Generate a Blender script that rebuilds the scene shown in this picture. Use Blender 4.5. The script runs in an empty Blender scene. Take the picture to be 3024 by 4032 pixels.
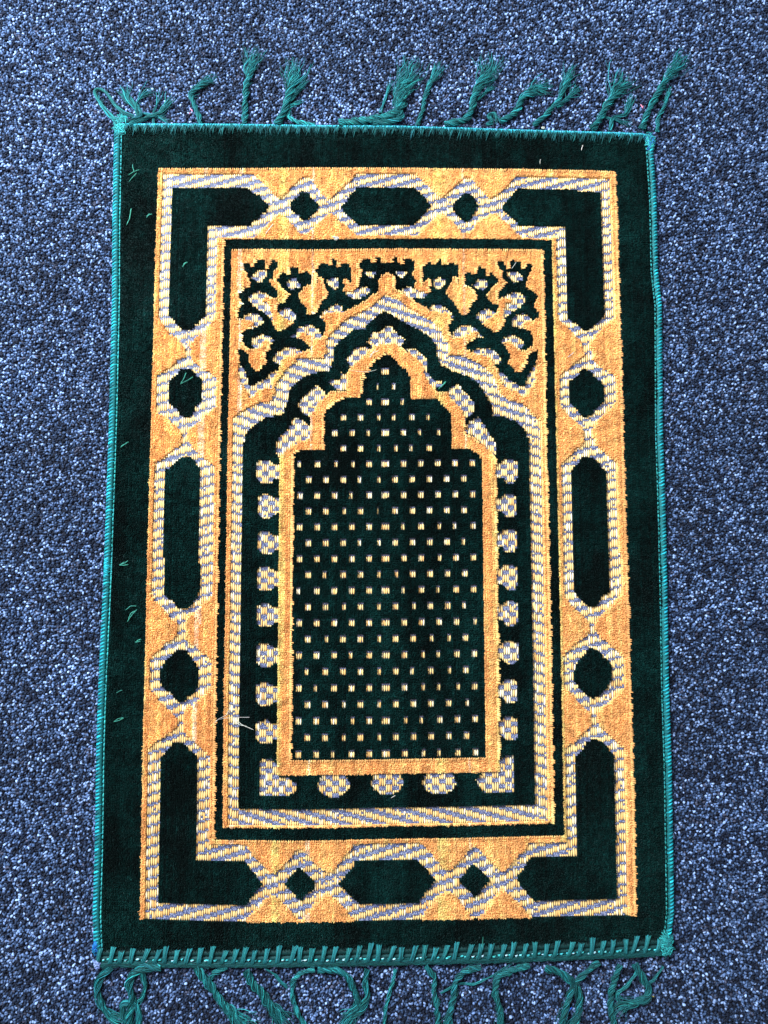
import bpy, bmesh, math, random
import numpy as np

scene = bpy.context.scene
COL = scene.collection
rng = np.random.default_rng(7)

# ------------------------------------------------------------------ camera
cam_data = bpy.data.cameras.new('camera')
cam = bpy.data.objects.new('camera', cam_data)
COL.objects.link(cam)
cam.location = (-0.0140643, -0.04989239, 0.73588985)
cam.rotation_euler = (0.08920975, -0.01323039, -0.00121304)
cam_data.sensor_fit = 'VERTICAL'
cam_data.sensor_height = 24.0
cam_data.lens = 24.0 * 3050.0 / 4032.0
cam_data.clip_start = 0.01
cam_data.clip_end = 50.0
scene.camera = cam

# ------------------------------------------------------------------ light
world = bpy.data.worlds.new('World')
scene.world = world
world.use_nodes = True
bg = world.node_tree.nodes['Background']
bg.inputs[0].default_value = (0.52, 0.66, 1.0, 1)
bg.inputs[1].default_value = 0.30

def area(name, loc, target, size, power, color):
    d = bpy.data.lights.new(name, 'AREA')
    d.shape = 'RECTANGLE'
    d.size, d.size_y = size
    d.energy = power
    d.color = color
    o = bpy.data.objects.new(name, d)
    COL.objects.link(o)
    o.location = loc
    v = np.array(target, float) - np.array(loc, float)
    import mathutils
    o.rotation_euler = mathutils.Vector(v).to_track_quat('-Z', 'Y').to_euler()
    return o

area('window_light', (-0.85, 0.90, 1.15), (0.0, 0.0, 0), (0.7, 0.9), 106.0, (0.80, 0.90, 1.0))
area('ceiling_light', (0.5, -0.2, 2.2), (0.1, -0.1, 0), (1.2, 1.2), 12.0, (1.0, 0.86, 0.68))

vs = scene.view_settings
vs.view_transform = 'Standard'
vs.look = 'None'
vs.exposure = 0.0
vs.gamma = 1.0
vs.use_curve_mapping = False
scene.cycles.max_bounces = 6
scene.cycles.diffuse_bounces = 3

# ------------------------------------------------------------------ traced plan of the rug, in millimetres on the floor
RUG=[-270.7,398.3,-258.7,400.3,-198.4,399.7,-137.9,399.6,-82.4,399.4,13.9,398.6,68.8,397.7,166.4,395.3,251.9,392.6,261.7,390.3,263.2,363,265.1,325.1,264.1,250.1,266.6,217.5,263.6,94.8,263.4,1.9,262.5,-63.3,261,-145.6,261,-220.9,259.8,-294.8,258.5,-351.4,254.8,-374.2,251.4,-385.7,176.2,-389.5,127.4,-391.3,13.7,-394,-120.6,-395.2,-254.2,-394.2,-263.8,-384.8,-267.4,-348.6,-267,-291.9,-268.1,-218.7,-267.8,-131.5,-266.3,-29.5,-266.4,-49,-266,94.1,-266.8,229.5,-268.5,297.2]
EDGE_LEFT=[-270.1,391.4,-269.2,298.2,-267.5,230.3,-266.6,94.5,-267.1,-49,-267,-29.5,-268.5,-131.7,-268.8,-219.1,-267.7,-292.6,-267.7,-349.5,-265.5,-380.2]
EDGE_RIGHT=[263.8,386.2,264.6,364.2,265.8,326.1,264.8,250.9,267.4,218.2,264.4,95.2,264.2,2,263.3,-63.3,261.8,-145.9,261.8,-221.4,260.5,-295.5,259.3,-352.2,255.5,-375.1]
EDGE_TOP=[-265.9,400.6,-198.9,400.9,-138.3,400.8,-82.5,400.6,13.9,399.8,69,398.9,166.9,396.5,252.7,393.8,262,392.5]
EDGE_BOTTOM=[-262.1,-395.1,-120.8,-396.1,13.8,-394.9,127.8,-392.9,176.7,-391.3,250.9,-388.3]
POLY=[
('o','P1',[-225,353.7,-173.4,354.7,-107,353.8,-10.5,354.4,93.5,355,129.1,354.6,189.8,354.3,224.5,353,224.8,299.7,226,213,225.3,189.8,224,94.8,225,28.2,225.7,-50.3,225.9,-42.9,225.6,-120.1,225.6,-183.3,225,-270.2,224.5,-290.6,224.7,-353.4,124.2,-354.1,75.3,-356,0.3,-357.5,-62,-357.7,-110.5,-356.7,-172.6,-356.1,-224.4,-354.2,-226.3,-324.3,-225.2,-288.1,-225.6,-267.8,-226.3,-194.1,-226.7,-131.6,-226.8,-55.3,-227.6,2,-227.4,67.6,-225.8,134.3,-226.5,215.7,-226.8,235.8,-226.6,297.4]),
('w','b',[-221.9,348.7,-131.2,349,-125.1,341.7,-117.8,336.7,-112.9,329.9,-107.5,324.3,-100.8,317.4,-107.3,308.6,-112.6,304.2,-120.9,298,-125.6,290.5,-131.5,285.5,-166.8,286.8,-167.7,272.9,-168.2,236,-167.6,229.7,-167.8,203.6,-173.7,196.8,-180.8,189.9,-188,184.4,-192.1,174.9,-197.1,174.9,-203.2,183.7,-210.6,188.5,-216.1,195.3,-221.6,203.4,-222.3,222.6,-221.5,235.8,-221.2,297.5]),
('w','b',[-195.8,174.9,-192.5,174.9,-190.2,164.1,-184.8,158.7,-178.1,153.3,-168.8,147.9,-166.8,145.2,-166.3,117,-174.7,110.3,-179.8,104.9,-186.3,99.6,-192,94.2,-192.5,84.2,-196.4,84.2,-197.9,91.5,-200.6,96.9,-207.3,100.9,-212.7,107.5,-219.3,111.5,-222.2,120.9,-222.5,134.3,-222.2,147.8,-215,151.8,-208.5,155.9,-202.1,162.7,-195.8,165.4]),
('w','b',[-196.5,86.2,-197.6,79.6,-205.3,74.3,-213,67.6,-223.3,61,-222.5,28.1,-222.1,-36.9,-222.6,-29.6,-222.1,-61.7,-218.7,-68.1,-212.2,-74.5,-206.9,-79.7,-203,-84.8,-196.5,-88.6,-196.3,-97.5,-191.2,-97.5,-190.2,-83.5,-183.9,-78.4,-176.3,-72,-166.8,-64.4,-166.9,-23.1,-166.9,-36.9,-166.6,28.1,-167.2,59.7,-173.8,65,-181.8,71.6,-188.4,78.3,-192.5,86.2]),
('w','b',[-196.4,-93.7,-196.2,-100.1,-202.5,-103.8,-208.8,-108.9,-213.8,-114,-220.6,-120.3,-221.6,-131.6,-221.8,-149.2,-215.3,-154.3,-211.4,-160.5,-204.9,-166.8,-199.7,-171.8,-195.8,-175.6,-195,-181.8,-191.2,-181.8,-190.9,-169.3,-187.1,-165.6,-179.6,-161.9,-174.6,-155.6,-165.9,-149.4,-166.4,-122.9,-174.1,-116.6,-180.7,-110.2,-189.7,-105.1,-191.9,-93.7]),
('w','b',[-195.1,-179.3,-195.6,-185.5,-205.5,-191.7,-215.5,-199.1,-221.7,-204,-221.9,-218.9,-221.3,-267.9,-220.2,-214.8,-220.2,-263.8,-219.8,-312.3,-220.4,-336.3,-220.7,-352.4,-172.6,-354.3,-129.2,-354.8,-124.3,-347.7,-118.2,-344.1,-114.5,-338.2,-108.3,-333.4,-103.4,-332.2,-99.7,-323.9,-103.5,-316.6,-108.6,-314.2,-113.6,-309.3,-118.7,-305.7,-123.8,-299.6,-128.8,-293.5,-130.1,-290.5,-164.6,-289.7,-165.4,-276.3,-165.5,-239.6,-165.3,-215,-165.6,-231.4,-166,-210.4,-173.7,-203,-180.1,-196.8,-187.8,-191.8,-190.5,-185.5,-191.3,-179.3]),
('w','b',[-110.2,316.7,-105.6,323.6,-99.5,330.6,-91.2,339.4,-84,346.4,-76.8,345.8,-71.9,338.3,-65.9,330.8,-58.6,323.9,-53.8,317.7,-57.3,310.1,-64.5,304.5,-71.7,298.2,-77.6,292,-81.8,288.8,-87.2,290.7,-93.2,298.1,-99.3,305.6,-105.4,309.9]),
('w','b',[-58.6,323.9,-50.2,330.9,-43,337.2,-35.8,344.8,-31,349.8,27,350.8,34.2,343.9,40.2,337.7,46.2,332.7,52.2,326.4,55.8,318.3,50.9,311.3,43.6,305.1,37.6,298.8,31.5,291.3,26.7,287.8,-29.7,287.5,-35.7,292.2,-41.7,298.4,-48.9,303.3,-53.7,309.5,-58.5,310.8,-62.2,317.6]),
('w','b',[52.2,326.4,60.7,334,68.1,340.3,74.2,346.7,82.7,346.7,86.4,341.7,93.6,334.2,100.7,325.4,105.5,317.9,103,312.3,94.5,306.6,85.9,300.3,81,292.8,76.2,290.2,72.4,290.8,65.3,300.2,58.1,306.4,52.1,311.4,48.5,318.2]),
('w','b',[100.7,325.4,109.3,330.5,116.6,336.8,121.6,344.4,127.8,350.2,129,349.5,218.9,347.6,218.9,324.8,218.5,287.2,219.2,249.9,220,212.9,219.8,231.2,218.4,204.9,210.8,199.4,205.3,192.5,199.7,187,194.9,180.1,194,171.9,188.9,171.9,186.2,182.8,181,188.3,175.8,195.2,171.8,199.3,165.2,203.4,165.8,231,167.3,237.3,166,262.1,165.1,286.9,158.1,286.9,130.3,285.5,124.4,291.7,119.7,299.2,112.5,304.2,106.6,311.6,103,312.3,98.2,318.5]),
('w','b',[188.7,174.6,189.9,167.8,183,162.3,174.8,154.1,166.7,148.7,165.7,135.1,166,117.6,172.5,110.8,179,104.1,184.2,98.8,188.1,93.4,190.5,85.4,195.2,85.4,196.1,94.8,198.9,101.5,204.4,108.2,213.9,116.3,218.7,121.7,218.8,147.5,210.9,152.9,204.3,156.9,197.8,165.1,194.7,174.7]),
('w','b',[190.6,88,187.8,81.4,179.7,76,172.9,68,164.8,61.3,164.7,28.2,165.6,-24.2,166,-23.4,166,-63.6,171,-71.3,177.4,-76.5,182.5,-81.6,187.5,-88.1,188.6,-98.3,193.8,-98.3,194,-89.4,196.7,-84.2,203.4,-77.8,211.4,-70.1,219.5,-62.4,219.3,-23.4,217.9,-24.3,218.5,28.2,219.1,62.7,207.4,72,201,78.7,195.2,88.1]),
('w','b',[188.6,-95.7,185.9,-100.9,178,-107.2,171.4,-112.3,164.8,-120,164.5,-132.7,164.7,-150.4,170.4,-155.5,176.7,-161.8,183,-168.1,186.7,-173.1,189,-183.2,193.5,-183.2,194.4,-173.2,197.1,-168.1,203.7,-163.1,210.3,-156.8,218.2,-150.5,219.4,-132.8,219.1,-120.1,211.5,-113.7,205.2,-108.6,197.6,-102.2,193.8,-95.8]),
('w','b',[189.1,-180.7,187.7,-184.4,179.8,-191.9,173.3,-198.1,165.5,-204.3,164.5,-220.5,164.6,-269.9,164.4,-241.2,164.4,-265.8,163.3,-289.6,127.8,-290.1,125.2,-294.9,118.8,-299.8,112.4,-305.8,106,-313,103.4,-316,98.3,-321.5,103.3,-328.1,109.5,-333.6,115.6,-339.7,121.8,-345.7,126.7,-351.8,131.7,-353,217.2,-351.8,217.9,-327,217.5,-290.6,216.6,-253.8,217.1,-216.6,219.1,-233.2,217.9,-205.8,210.4,-199.5,202.9,-192,196.7,-185.7,193.6,-180.7]),
('w','b',[-104.7,-316.6,-97.3,-308.2,-89.9,-301,-83.7,-293.7,-78.7,-294.4,-72.4,-301.1,-66.1,-308.4,-59.8,-313.2,-53.5,-315.1,-48.5,-323,-56.5,-332.5,-63.4,-337.3,-69.6,-342.1,-74.5,-349.2,-78.2,-354,-84.4,-353.9,-89.5,-347.9,-97,-340.7,-102,-335.9,-105.8,-331.6,-110.9,-323.8]),
('w','b',[-54.1,-315.1,-47.3,-308.5,-41,-300.1,-34.8,-294,-32.3,-289.8,29.4,-289.5,35.6,-295.6,41.9,-303,46.9,-309,52.5,-313.9,58.1,-321.2,52.4,-329.6,45.4,-334.4,39.1,-342.8,31.6,-348.7,29,-354.5,-32.1,-355.5,-37.1,-349.5,-42.1,-343.4,-49.6,-336.2,-56.5,-332.5,-59.7,-322.9]),
('w','b',[52.5,-314.5,60.7,-309.1,67.1,-303.1,73.4,-294.6,78.5,-291,84.8,-295.9,91,-304.5,98.4,-310.6,103.5,-315.7,109,-321.5,103.3,-328.7,95.6,-335.9,89.2,-344.3,84.1,-351.5,77.8,-355,72.8,-351.4,66.6,-342.9,60.5,-334.5,52.4,-329.6,48,-322.4]),
('g','b',[-212,335.6,-180.2,336.6,-150.2,336.3,-140.6,333.9,-132.7,330.4,-126.1,327.3,-123.7,322.9,-117.8,317.3,-119.9,311.7,-124.7,310.4,-127,304.8,-133.5,301.6,-134.1,297.9,-176.1,297.7,-176.4,272.9,-177.1,236,-176.8,221.4,-177.6,206.3,-183.1,202.2,-184.3,198.8,-187.6,197.4,-190.2,192.6,-198.8,192.6,-202.9,197.4,-206.2,198.7,-207.7,204.2,-211,206.9,-211.6,229.5,-212,260.4,-211.7,297.5]),
('g','b',[-199.3,154.6,-190,153.9,-185.9,147.9,-179.9,142.5,-177.8,134.4,-178.9,123.6,-184,119.6,-186.5,112.9,-190.4,107.6,-198.3,108.2,-201.7,114.2,-206.4,118.2,-211,122.2,-212,134.3,-210.8,141.1,-205.7,146.5,-202.5,149.2]),
('g','b',[-197.3,67,-188.2,67,-184.2,62.4,-180.1,55.8,-178.6,41.3,-178,-36.9,-178.2,-29.6,-177.9,-55.4,-179,-63.1,-182.8,-66.9,-185.3,-72,-189.1,-75.2,-196.8,-74.6,-202.1,-68.2,-208.6,-64.3,-210.9,-61.7,-211.3,-29.6,-211.5,-24,-212.4,41.3,-211.4,55.7,-205,61]),
('g','b',[-198.4,-114.6,-188.2,-114.7,-184.3,-120.4,-179,-126.7,-177,-134.3,-177.4,-145.6,-179.8,-151.9,-186.1,-155.6,-189.8,-160,-196.1,-159.9,-201.4,-153,-207.9,-148,-211.8,-141.7,-211.8,-131.6,-208.4,-125.3,-203.4,-119]),
('g','b',[-197.8,-197.9,-189,-198,-185,-204.2,-178.6,-210.4,-176.9,-219,-176.9,-231.4,-176.2,-239.6,-177.1,-288.4,-176.8,-301.9,-168.6,-304.8,-151.2,-303,-142.4,-304.9,-132.4,-306.8,-126.1,-311.6,-122.3,-316.5,-115.9,-323.8,-120.9,-329.1,-124.5,-334.5,-130.6,-342.3,-155.5,-340.9,-185.3,-339.9,-208.9,-338.8,-209,-312.4,-209.5,-263.9,-210.1,-214.8,-210.3,-231.2,-210.7,-211.5,-204,-205.3,-200.3,-200.4]),
('g','b',[-85.1,331.3,-78.5,330.7,-76.1,325.7,-72.4,320.7,-68.8,317.6,-70.6,312,-77.7,306.9,-80.7,303.2,-84.3,303.1,-87.3,308.1,-92.2,311.8,-96.4,316.8,-93.4,321.8,-88.7,325.6]),
('g','b',[-29.8,336.6,1.6,337.7,24.5,336.3,31.7,331.3,36.5,325.1,41.9,318.8,36.5,312.5,30.4,305,24.4,300,1.5,300.5,-28.5,297.8,-34.5,304.6,-41.7,310.9,-46.6,316.5,-39.4,323.4,-35.8,329.7]),
('g','b',[78.3,332.2,83.7,327.8,89,319.1,84.7,312.8,79.8,304,76.1,303.3,71.4,307.7,66.6,311.4,64.2,318.9,69.1,325.2,75.2,330.3]),
('g','b',[112.7,317.3,120.1,326.8,128.7,335.7,172.4,336.5,209.4,332.3,208.5,299.6,209.6,249.9,211,212.9,210.3,231.2,210.4,207.7,204.2,202.1,198.6,196.6,194.5,192.5,189.2,193.8,183.9,199.3,177.3,203.4,175.4,207.5,175.6,228.2,175.6,262.1,174.4,287,174.6,297.6,152.3,298.7,129.3,299.2,122.2,308,116.3,313]),
('g','b',[188.2,154.2,194.9,152.8,198.7,147.4,206.6,140.6,209.1,133.9,207.5,124.4,202,117.6,195.1,109.5,189.7,107.5,184.5,112.2,176.8,121.6,174.3,132.4,175.9,141.9,182.7,147.4]),
('g','b',[186.1,67.3,196.7,68,201.8,61.4,208.2,53.4,208.9,28.2,208.8,-24.3,209.8,-23.4,208.5,-58.5,201.1,-64.9,197.1,-71.4,193.7,-73.9,187.9,-73.3,181.5,-67.5,177.8,-62.3,174.6,-57.1,175.2,-16.9,175.4,-24.2,175.3,28.2,174.5,53.4,179.3,60]),
('g','b',[188.2,-113,196,-114.3,199.7,-120,206,-125.1,209.1,-131.5,208.2,-140.4,204.1,-149.2,197.5,-155.5,190.9,-158.7,185.9,-156.1,179.5,-150.4,174.5,-144.1,174.2,-132.7,177.6,-123.8,184.2,-118.7]),
('g','b',[188.7,-196.3,196.3,-198.2,202.6,-204.5,208.1,-212,208.2,-233.1,207.8,-282.3,208,-253.7,208.2,-290.5,208.2,-337.8,169.7,-338.8,132,-339.2,127,-334.9,123.4,-328.9,116,-320.4,122.4,-313.1,126.3,-305.9,130.1,-302.2,173.1,-301.3,173.3,-265.8,173.5,-282.2,173.7,-232.9,174.9,-211.9,179.5,-206.9,183.5,-199.4]),
('g','b',[-83.6,-309.5,-78.5,-313.1,-74.8,-316.8,-69.1,-321.6,-68.4,-327.7,-74.6,-332.4,-79.6,-337.8,-83.3,-336,-88.4,-329.9,-94.7,-323.9,-91,-319.1,-86,-314.3]),
('g','b',[-32.2,-304.3,25.5,-303.5,31.8,-310.2,36.8,-316.2,41.8,-321.1,36.7,-327.1,31.6,-333.1,26.6,-340.3,0.3,-340.7,-27.2,-341.7,-33.4,-336.3,-39.7,-330.2,-45.3,-324.2,-38.5,-315.8,-32.2,-309.8]),
('g','b',[75.8,-307.4,80.8,-310.5,85.8,-316.5,92,-320.8,86.9,-325,83.1,-329.8,78,-337,75.5,-332.2,68.1,-327.3,64.4,-321.2,69.4,-315.2]),
('g','P3',[-161.9,280.8,-81.4,283.2,-10.4,285.1,92.7,284.3,156.8,282.8,161.9,237.4,160.1,162.3,160.1,94.8,161.1,15,161.3,-42.7,159.9,-132.6,159.9,-195.5,159,-261.9,158,-283.6,62.2,-284.9,0.4,-285.7,-100.1,-286.4,-160.3,-285.9,-159.6,-252,-160.4,-169.2,-160.8,-81,-161.6,2.1,-161.6,67.7,-160.5,134.4,-161.2,216]),
('o','P4',[-152.8,269.8,-81.3,270.9,-10.5,272.8,92.5,271.7,150.6,269.9,151.2,249.6,151.7,212.8,150.9,135,151.3,94.8,151.9,28.1,152,-50.1,151.7,-100.2,152,-145.2,150.9,-245.1,150.4,-270,62.4,-271.6,0.5,-273.3,-100.2,-273.7,-152.1,-272,-152.4,-239.6,-152.7,-181.9,-152.4,-99.5,-152.6,-36.9,-152.9,41.2,-153,121,-152.9,188.6]),
('w','s',[-144.3,160.6,-139.6,160.1,-138.6,154.3,-134.7,147.6,-133.6,138,-130.8,138.5,-122.4,144.8,-115.9,149.6,-106.6,153.5,-101.9,157.3,-100,154.9,-105.6,148.7,-108.3,141.9,-110.1,137.1,-115.8,135.2,-125.1,133.3,-132.5,125.6,-136.4,134.2,-141.2,139.9,-143.6,148.6]),
('w','s',[142.2,148.1,139.7,139.4,134.8,133.7,130.8,125,123.2,132.8,113.6,134.8,107.9,136.7,106,141.5,103.2,148.3,97.5,154.6,99.5,157,104.3,153.1,113.8,149.2,120.5,144.3,129.1,138,131.9,137.5,133.1,147.2,137,153.9,138.1,159.7,143,160.2]),
('g','s',[-142,258.5,-136.8,259.1,-133.9,254.1,-131,253.2,-130.4,261.5,-120.9,262.1,-120.2,253.2,-117.2,253.2,-114.9,261.1,-108.5,260.9,-108.2,254.7,-108.5,245.9,-103.3,250.3,-100.5,249.8,-100,246.4,-96.6,246.4,-96.7,254.3,-88.6,254.8,-87.4,247.9,-84.3,248.9,-82.9,250.4,-79.1,249.9,-75.7,247.5,-75.6,239.1,-71.4,239.1,-71.4,251.9,-69.6,257.7,-63.9,258.9,-57.9,257.7,-56.2,252.8,-54.8,263.9,-51.5,263.4,-50.1,252.8,-47.6,257.5,-42.9,259.5,-38.8,258,-38.5,255,-34.7,254.1,-31.4,246.2,-28.5,252.1,-29.5,256.1,-27.1,263,-18,263.2,-17.1,257.9,-13.7,257.9,-12.3,264.8,-8.4,264.1,-6.5,258.6,-2.2,258.7,-2.3,248.8,-8,245.3,-9.9,240.4,-9.2,235.5,-10.9,230.5,-14.7,225.6,-18,221.7,-22.8,219.7,-28.5,215.8,-34.1,211.4,-39.4,207,-43.2,206,-47.4,199.1,-54,193.3,-58.7,188.9,-63.4,180.6,-73.8,174.8,-75.6,169.5,-81.3,169,-93.5,161.2,-104.7,155.4,-111.3,152.5,-115.9,150.5,-118.7,144.8,-125.2,142.8,-129.9,139,-132.7,138.5,-135.2,147.6,-138.6,154.3,-143.3,160.1,-145.1,165.9,-145.2,172.6,-141.6,172.2,-139.8,174.6,-141.3,181.4,-141,189.6,-142.9,195.9,-146.4,203.7,-146.9,207.6,-146,211.5,-143.7,215.4,-142.3,217.3,-145.7,223.2,-146.1,228.1,-140.7,232,-136,235.5,-134.1,238.9,-137,243.8,-138.1,248.7,-140.9,251.6]),
('g','s',[139.8,251.7,136.8,248.7,135.7,243.8,132.7,238.9,134.6,235.4,139.4,231.9,145,228,144.6,223.1,141.1,217.2,142.5,215.2,144.9,211.3,145.8,207.4,145.2,203.5,141.7,195.7,139.6,189.3,140,181,138.4,174.2,140.3,171.8,144,172.3,143.8,165.5,142,159.7,137,153.9,133.6,147.2,131,138,128.1,138.5,123.4,142.4,116.7,144.4,113.9,150.2,109.1,152.1,102.4,155.1,90.9,160.9,78.4,168.7,72.7,169.3,70.8,174.6,60.2,180.5,55.5,188.8,50.7,193.2,44,199.1,39.7,205.9,35.8,206.9,30.5,211.3,24.7,215.8,18.9,219.7,14.1,221.7,10.7,225.6,6.9,230.5,5.2,235.5,5.9,240.4,4,245.3,-1.8,248.8,-1.8,258.7,2.6,258.6,4.5,264.1,8.4,264.8,9.8,257.9,13.2,257.9,14.2,263.2,23.5,263,25.9,256.1,24.9,252.1,27.8,246.2,31.2,254.1,35,255.1,35.4,258,39.5,259.5,44.4,257.5,46.9,252.8,48.3,263.4,51.7,263.9,53.1,252.8,54.9,257.7,60.9,258.9,66.8,257.7,68.7,252,68.5,239.1,72.9,239.1,73,247.5,76.4,250,80.3,250.4,81.8,248.9,85,247.9,86.2,254.9,94.5,254.3,94.4,246.4,97.8,246.4,98.3,249.9,101.3,250.4,106.6,245.9,106.2,254.8,106.6,260.9,113.1,261.2,115.4,253.3,118.6,253.3,119.3,262.2,129,261.6,129.6,253.2,132.5,254.2,135.5,259.1,140.9,258.6]),
('w','s',[-126.7,252.5,-118.6,251.7,-118.3,247.8,-121.8,244.3,-122.7,240.4,-126.5,240.9,-132.8,244.3,-132.8,247.7]),
('w','s',[131.4,247.8,131.4,244.3,125,240.9,121.1,240.4,120.2,244.4,116.5,247.8,116.9,251.8,125.2,252.5]),
('w','s',[-135.8,223.2,-135.8,226.1,-132.1,230.1,-125.5,231.3,-119.7,229.9,-115,227.2,-113.5,223.3,-113,217.4,-112.8,201.8,-116.6,206.7,-121.4,210.6,-126.2,213,-131,216.4,-132.4,219.3]),
('w','s',[130.9,219.2,129.4,216.3,124.5,212.9,119.6,210.4,114.7,206.5,110.8,201.7,111,217.3,111.6,223.2,113.1,227.1,118,229.9,123.8,231.2,130.6,230,134.5,226.1,134.4,223.1]),
('w','s',[-107.2,210.6,-103.4,213.1,-97.8,215,-93,212.6,-89.2,208.7,-89.1,203.9,-93.8,199,-99.5,200.9,-104.3,205.8]),
('w','s',[102.1,205.6,97.2,200.8,91.4,198.8,86.6,203.7,86.6,208.6,90.6,212.5,95.4,214.9,101.2,213,105.1,210.5]),
('o','s',[-107.7,260.7,-97,254.8,-97.1,245.9,-100.5,250.3,-103.3,249.8,-108.5,245.4,-109.4,240,-103.7,234.1,-97.9,227.3,-101.6,220.4,-105.4,218.4,-108.2,218.4,-109.1,214.5,-106.2,209.6,-103.4,205.8,-97.6,202.9,-93.8,199.5,-97.6,196,-101.3,193.1,-106,190.7,-109.8,194.1,-112.8,199.9,-112.9,209.6,-115.8,219.4,-122.5,222.3,-119.7,225.2,-114,223.8,-108.3,222.3,-107.4,227.2,-108.4,232.1,-113.2,236,-115.1,240.9,-112.8,241.9,-111.4,245.9,-112.4,249.8,-108.6,253.8]),
('o','s',[106.7,253.8,110.5,249.8,109.5,245.9,110.9,241.9,113.3,240.9,111.3,236,106.4,232.1,105.3,227.2,106.2,222.3,112.1,223.7,117.9,225.2,120.8,222.2,113.9,219.3,110.9,209.5,110.7,199.7,107.7,193.9,103.8,190.5,99,192.9,95.2,195.9,91.4,199.3,95.3,202.7,101.1,205.6,104.1,209.5,107.1,214.4,106.2,218.3,103.2,218.3,99.4,220.3,95.6,227.2,101.5,234.1,107.4,240,106.5,245.4,101.2,249.9,98.3,250.4,94.9,245.9,94.8,254.8,105.8,260.7]),
('g','s',[-109.2,217.4,-105.4,218.4,-107.2,212.6,-109.3,213.5]),
('g','s',[107.3,213.4,105.1,212.5,103.2,218.3,107.1,217.3]),
('w','s',[-96.1,244.5,-90.4,245,-88.5,241,-84.7,238.1,-87,235.2,-95.1,233.2,-98.9,237.1,-99,240.5]),
('w','s',[96.7,240.5,96.7,237,92.8,233.1,84.5,235.1,82.1,238.1,86,241,88,245,93.9,244.5]),
('o','s',[-75.4,249,-71.6,249,-71.6,239.1,-69,238.2,-68.5,244.1,-65.7,244.6,-63.3,236.2,-59.4,229.4,-62.7,224.5,-66.5,220.5,-69.3,215.6,-71.2,210.7,-74,207.3,-78.7,208.8,-79.7,214.6,-84.5,220.5,-88.4,224.4,-86.5,228.3,-81.8,234.2,-75.3,237.2]),
('o','s',[72.6,237.1,79.2,234.2,84,228.2,85.9,224.3,81.9,220.4,77,214.5,76,208.7,71.1,207.2,68.2,210.7,66.4,215.6,63.5,220.5,59.7,224.4,56.3,229.3,60.2,236.2,62.7,244.6,65.7,244.1,66.1,238.2,68.7,239.1,68.8,249,72.7,249]),
('w','s',[-59,243.1,-54.3,246.1,-48.5,244.6,-49,235.3,-51.8,233.3,-55.2,234.3,-59.9,240.7]),
('w','s',[56.9,240.7,52,234.3,48.6,233.3,45.7,235.3,45.3,244.7,51.1,246.1,55.9,243.1]),
('w','s',[-41.8,229.4,-32.3,232.4,-28.5,235.4,-23.7,236.9,-18,234.4,-18,230.5,-22.8,225.6,-30.4,224.1,-38,225.5,-41.8,227.5]),
('w','s',[38.3,227.5,34.5,225.5,26.7,224.1,19,225.6,14.1,230.5,14.1,234.4,20,236.9,24.8,235.4,28.7,232.4,38.4,229.4]),
('o','s',[-35,255.1,-31.4,259,-28.5,252.1,-27.1,248.2,-30.4,242.3,-29.9,235.4,-33.2,232.4,-40.9,230.4,-45.6,230.9,-41.8,234.4,-44.2,242.2,-40.9,242.2,-39.5,238.3,-35,240.3]),
('o','s',[31.4,240.3,36,238.3,37.5,242.2,40.9,242.2,38.4,234.3,42.2,230.9,37.4,230.4,29.6,232.4,26.3,235.4,26.8,242.3,23.4,248.2,24.9,252.1,27.8,259,31.5,255.1]),
('w','s',[-22.8,252.1,-11.3,251.2,-11.3,249.2,-16.1,244.3,-19,245.3,-22.8,249.2]),
('w','s',[19,249.2,15.1,245.3,12.2,244.3,7.4,249.2,7.4,251.2,19.1,252.2]),
('w','s',[-66.4,205.9,-63.6,210.8,-57.9,215.7,-51.3,219.1,-45.1,216.7,-43.6,211.8,-45.5,204,-64.5,203.9]),
('w','s',[61.4,203.9,42.1,203.9,40.2,211.8,41.7,216.7,48,219.1,54.7,215.6,60.5,210.7,63.4,205.8]),
('o','s',[-65,205.9,-59.8,210.8,-55,209.3,-49.3,210.8,-44.6,209.9,-42.2,206,-47.4,199.1,-53.1,194.2,-56.8,189.2,-59.7,191.8,-60.7,200.1]),
('o','s',[57.5,200,56.5,191.7,53.5,189.1,49.7,194.2,44,199.1,38.7,205.9,41.1,209.8,46,210.8,51.8,209.3,56.6,210.7,61.9,205.8]),
('w','s',[-141.7,203.7,-138.4,207.6,-131.8,210,-125.2,207.6,-121.3,201.8,-122.2,197.9,-131.6,194,-140.2,200.8]),
('w','s',[138.9,200.6,130,193.8,120.4,197.7,119.5,201.6,123.5,207.5,130.3,209.9,137,207.4,140.4,203.5]),
('o','s',[-146.8,202.7,-141.2,202.7,-130.7,200.3,-131.6,195.9,-138.2,192,-141.9,188.1,-143.9,194.9]),
('o','s',[142.6,194.7,140.6,187.9,136.8,191.8,130.1,195.7,129.2,200.1,139.9,202.5,145.7,202.5]),
('w','s',[-132.8,179.4,-131.9,184.3,-123,188.2,-116.4,187.2,-110.7,182.9,-113.5,179.5,-122.8,173.7,-126.6,172.7,-131.3,176.5]),
('w','s',[129.7,176.2,124.8,172.4,121,173.4,111.4,179.2,108.6,182.7,114.4,187,121.2,188,130.3,184,131.2,179.1]),
('o','s',[-144.5,177,-139.8,176.5,-135.1,172.2,-128.5,172.7,-122.9,176.6,-120.1,181.4,-114.4,180.5,-116.2,174.7,-120.8,166.9,-117.5,159.7,-121.7,156.3,-126.3,150,-132,156.3,-134,161.1,-136,169.8,-141.7,172.6]),
('o','s',[140.3,172.3,134.4,169.4,132.3,160.7,130.3,155.9,124.4,149.6,119.7,155.9,115.4,159.3,118.9,166.6,114.2,174.4,112.4,180.2,118.2,181.2,121,176.3,126.8,172.4,133.5,171.8,138.4,176.2,143.3,176.7]),
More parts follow.
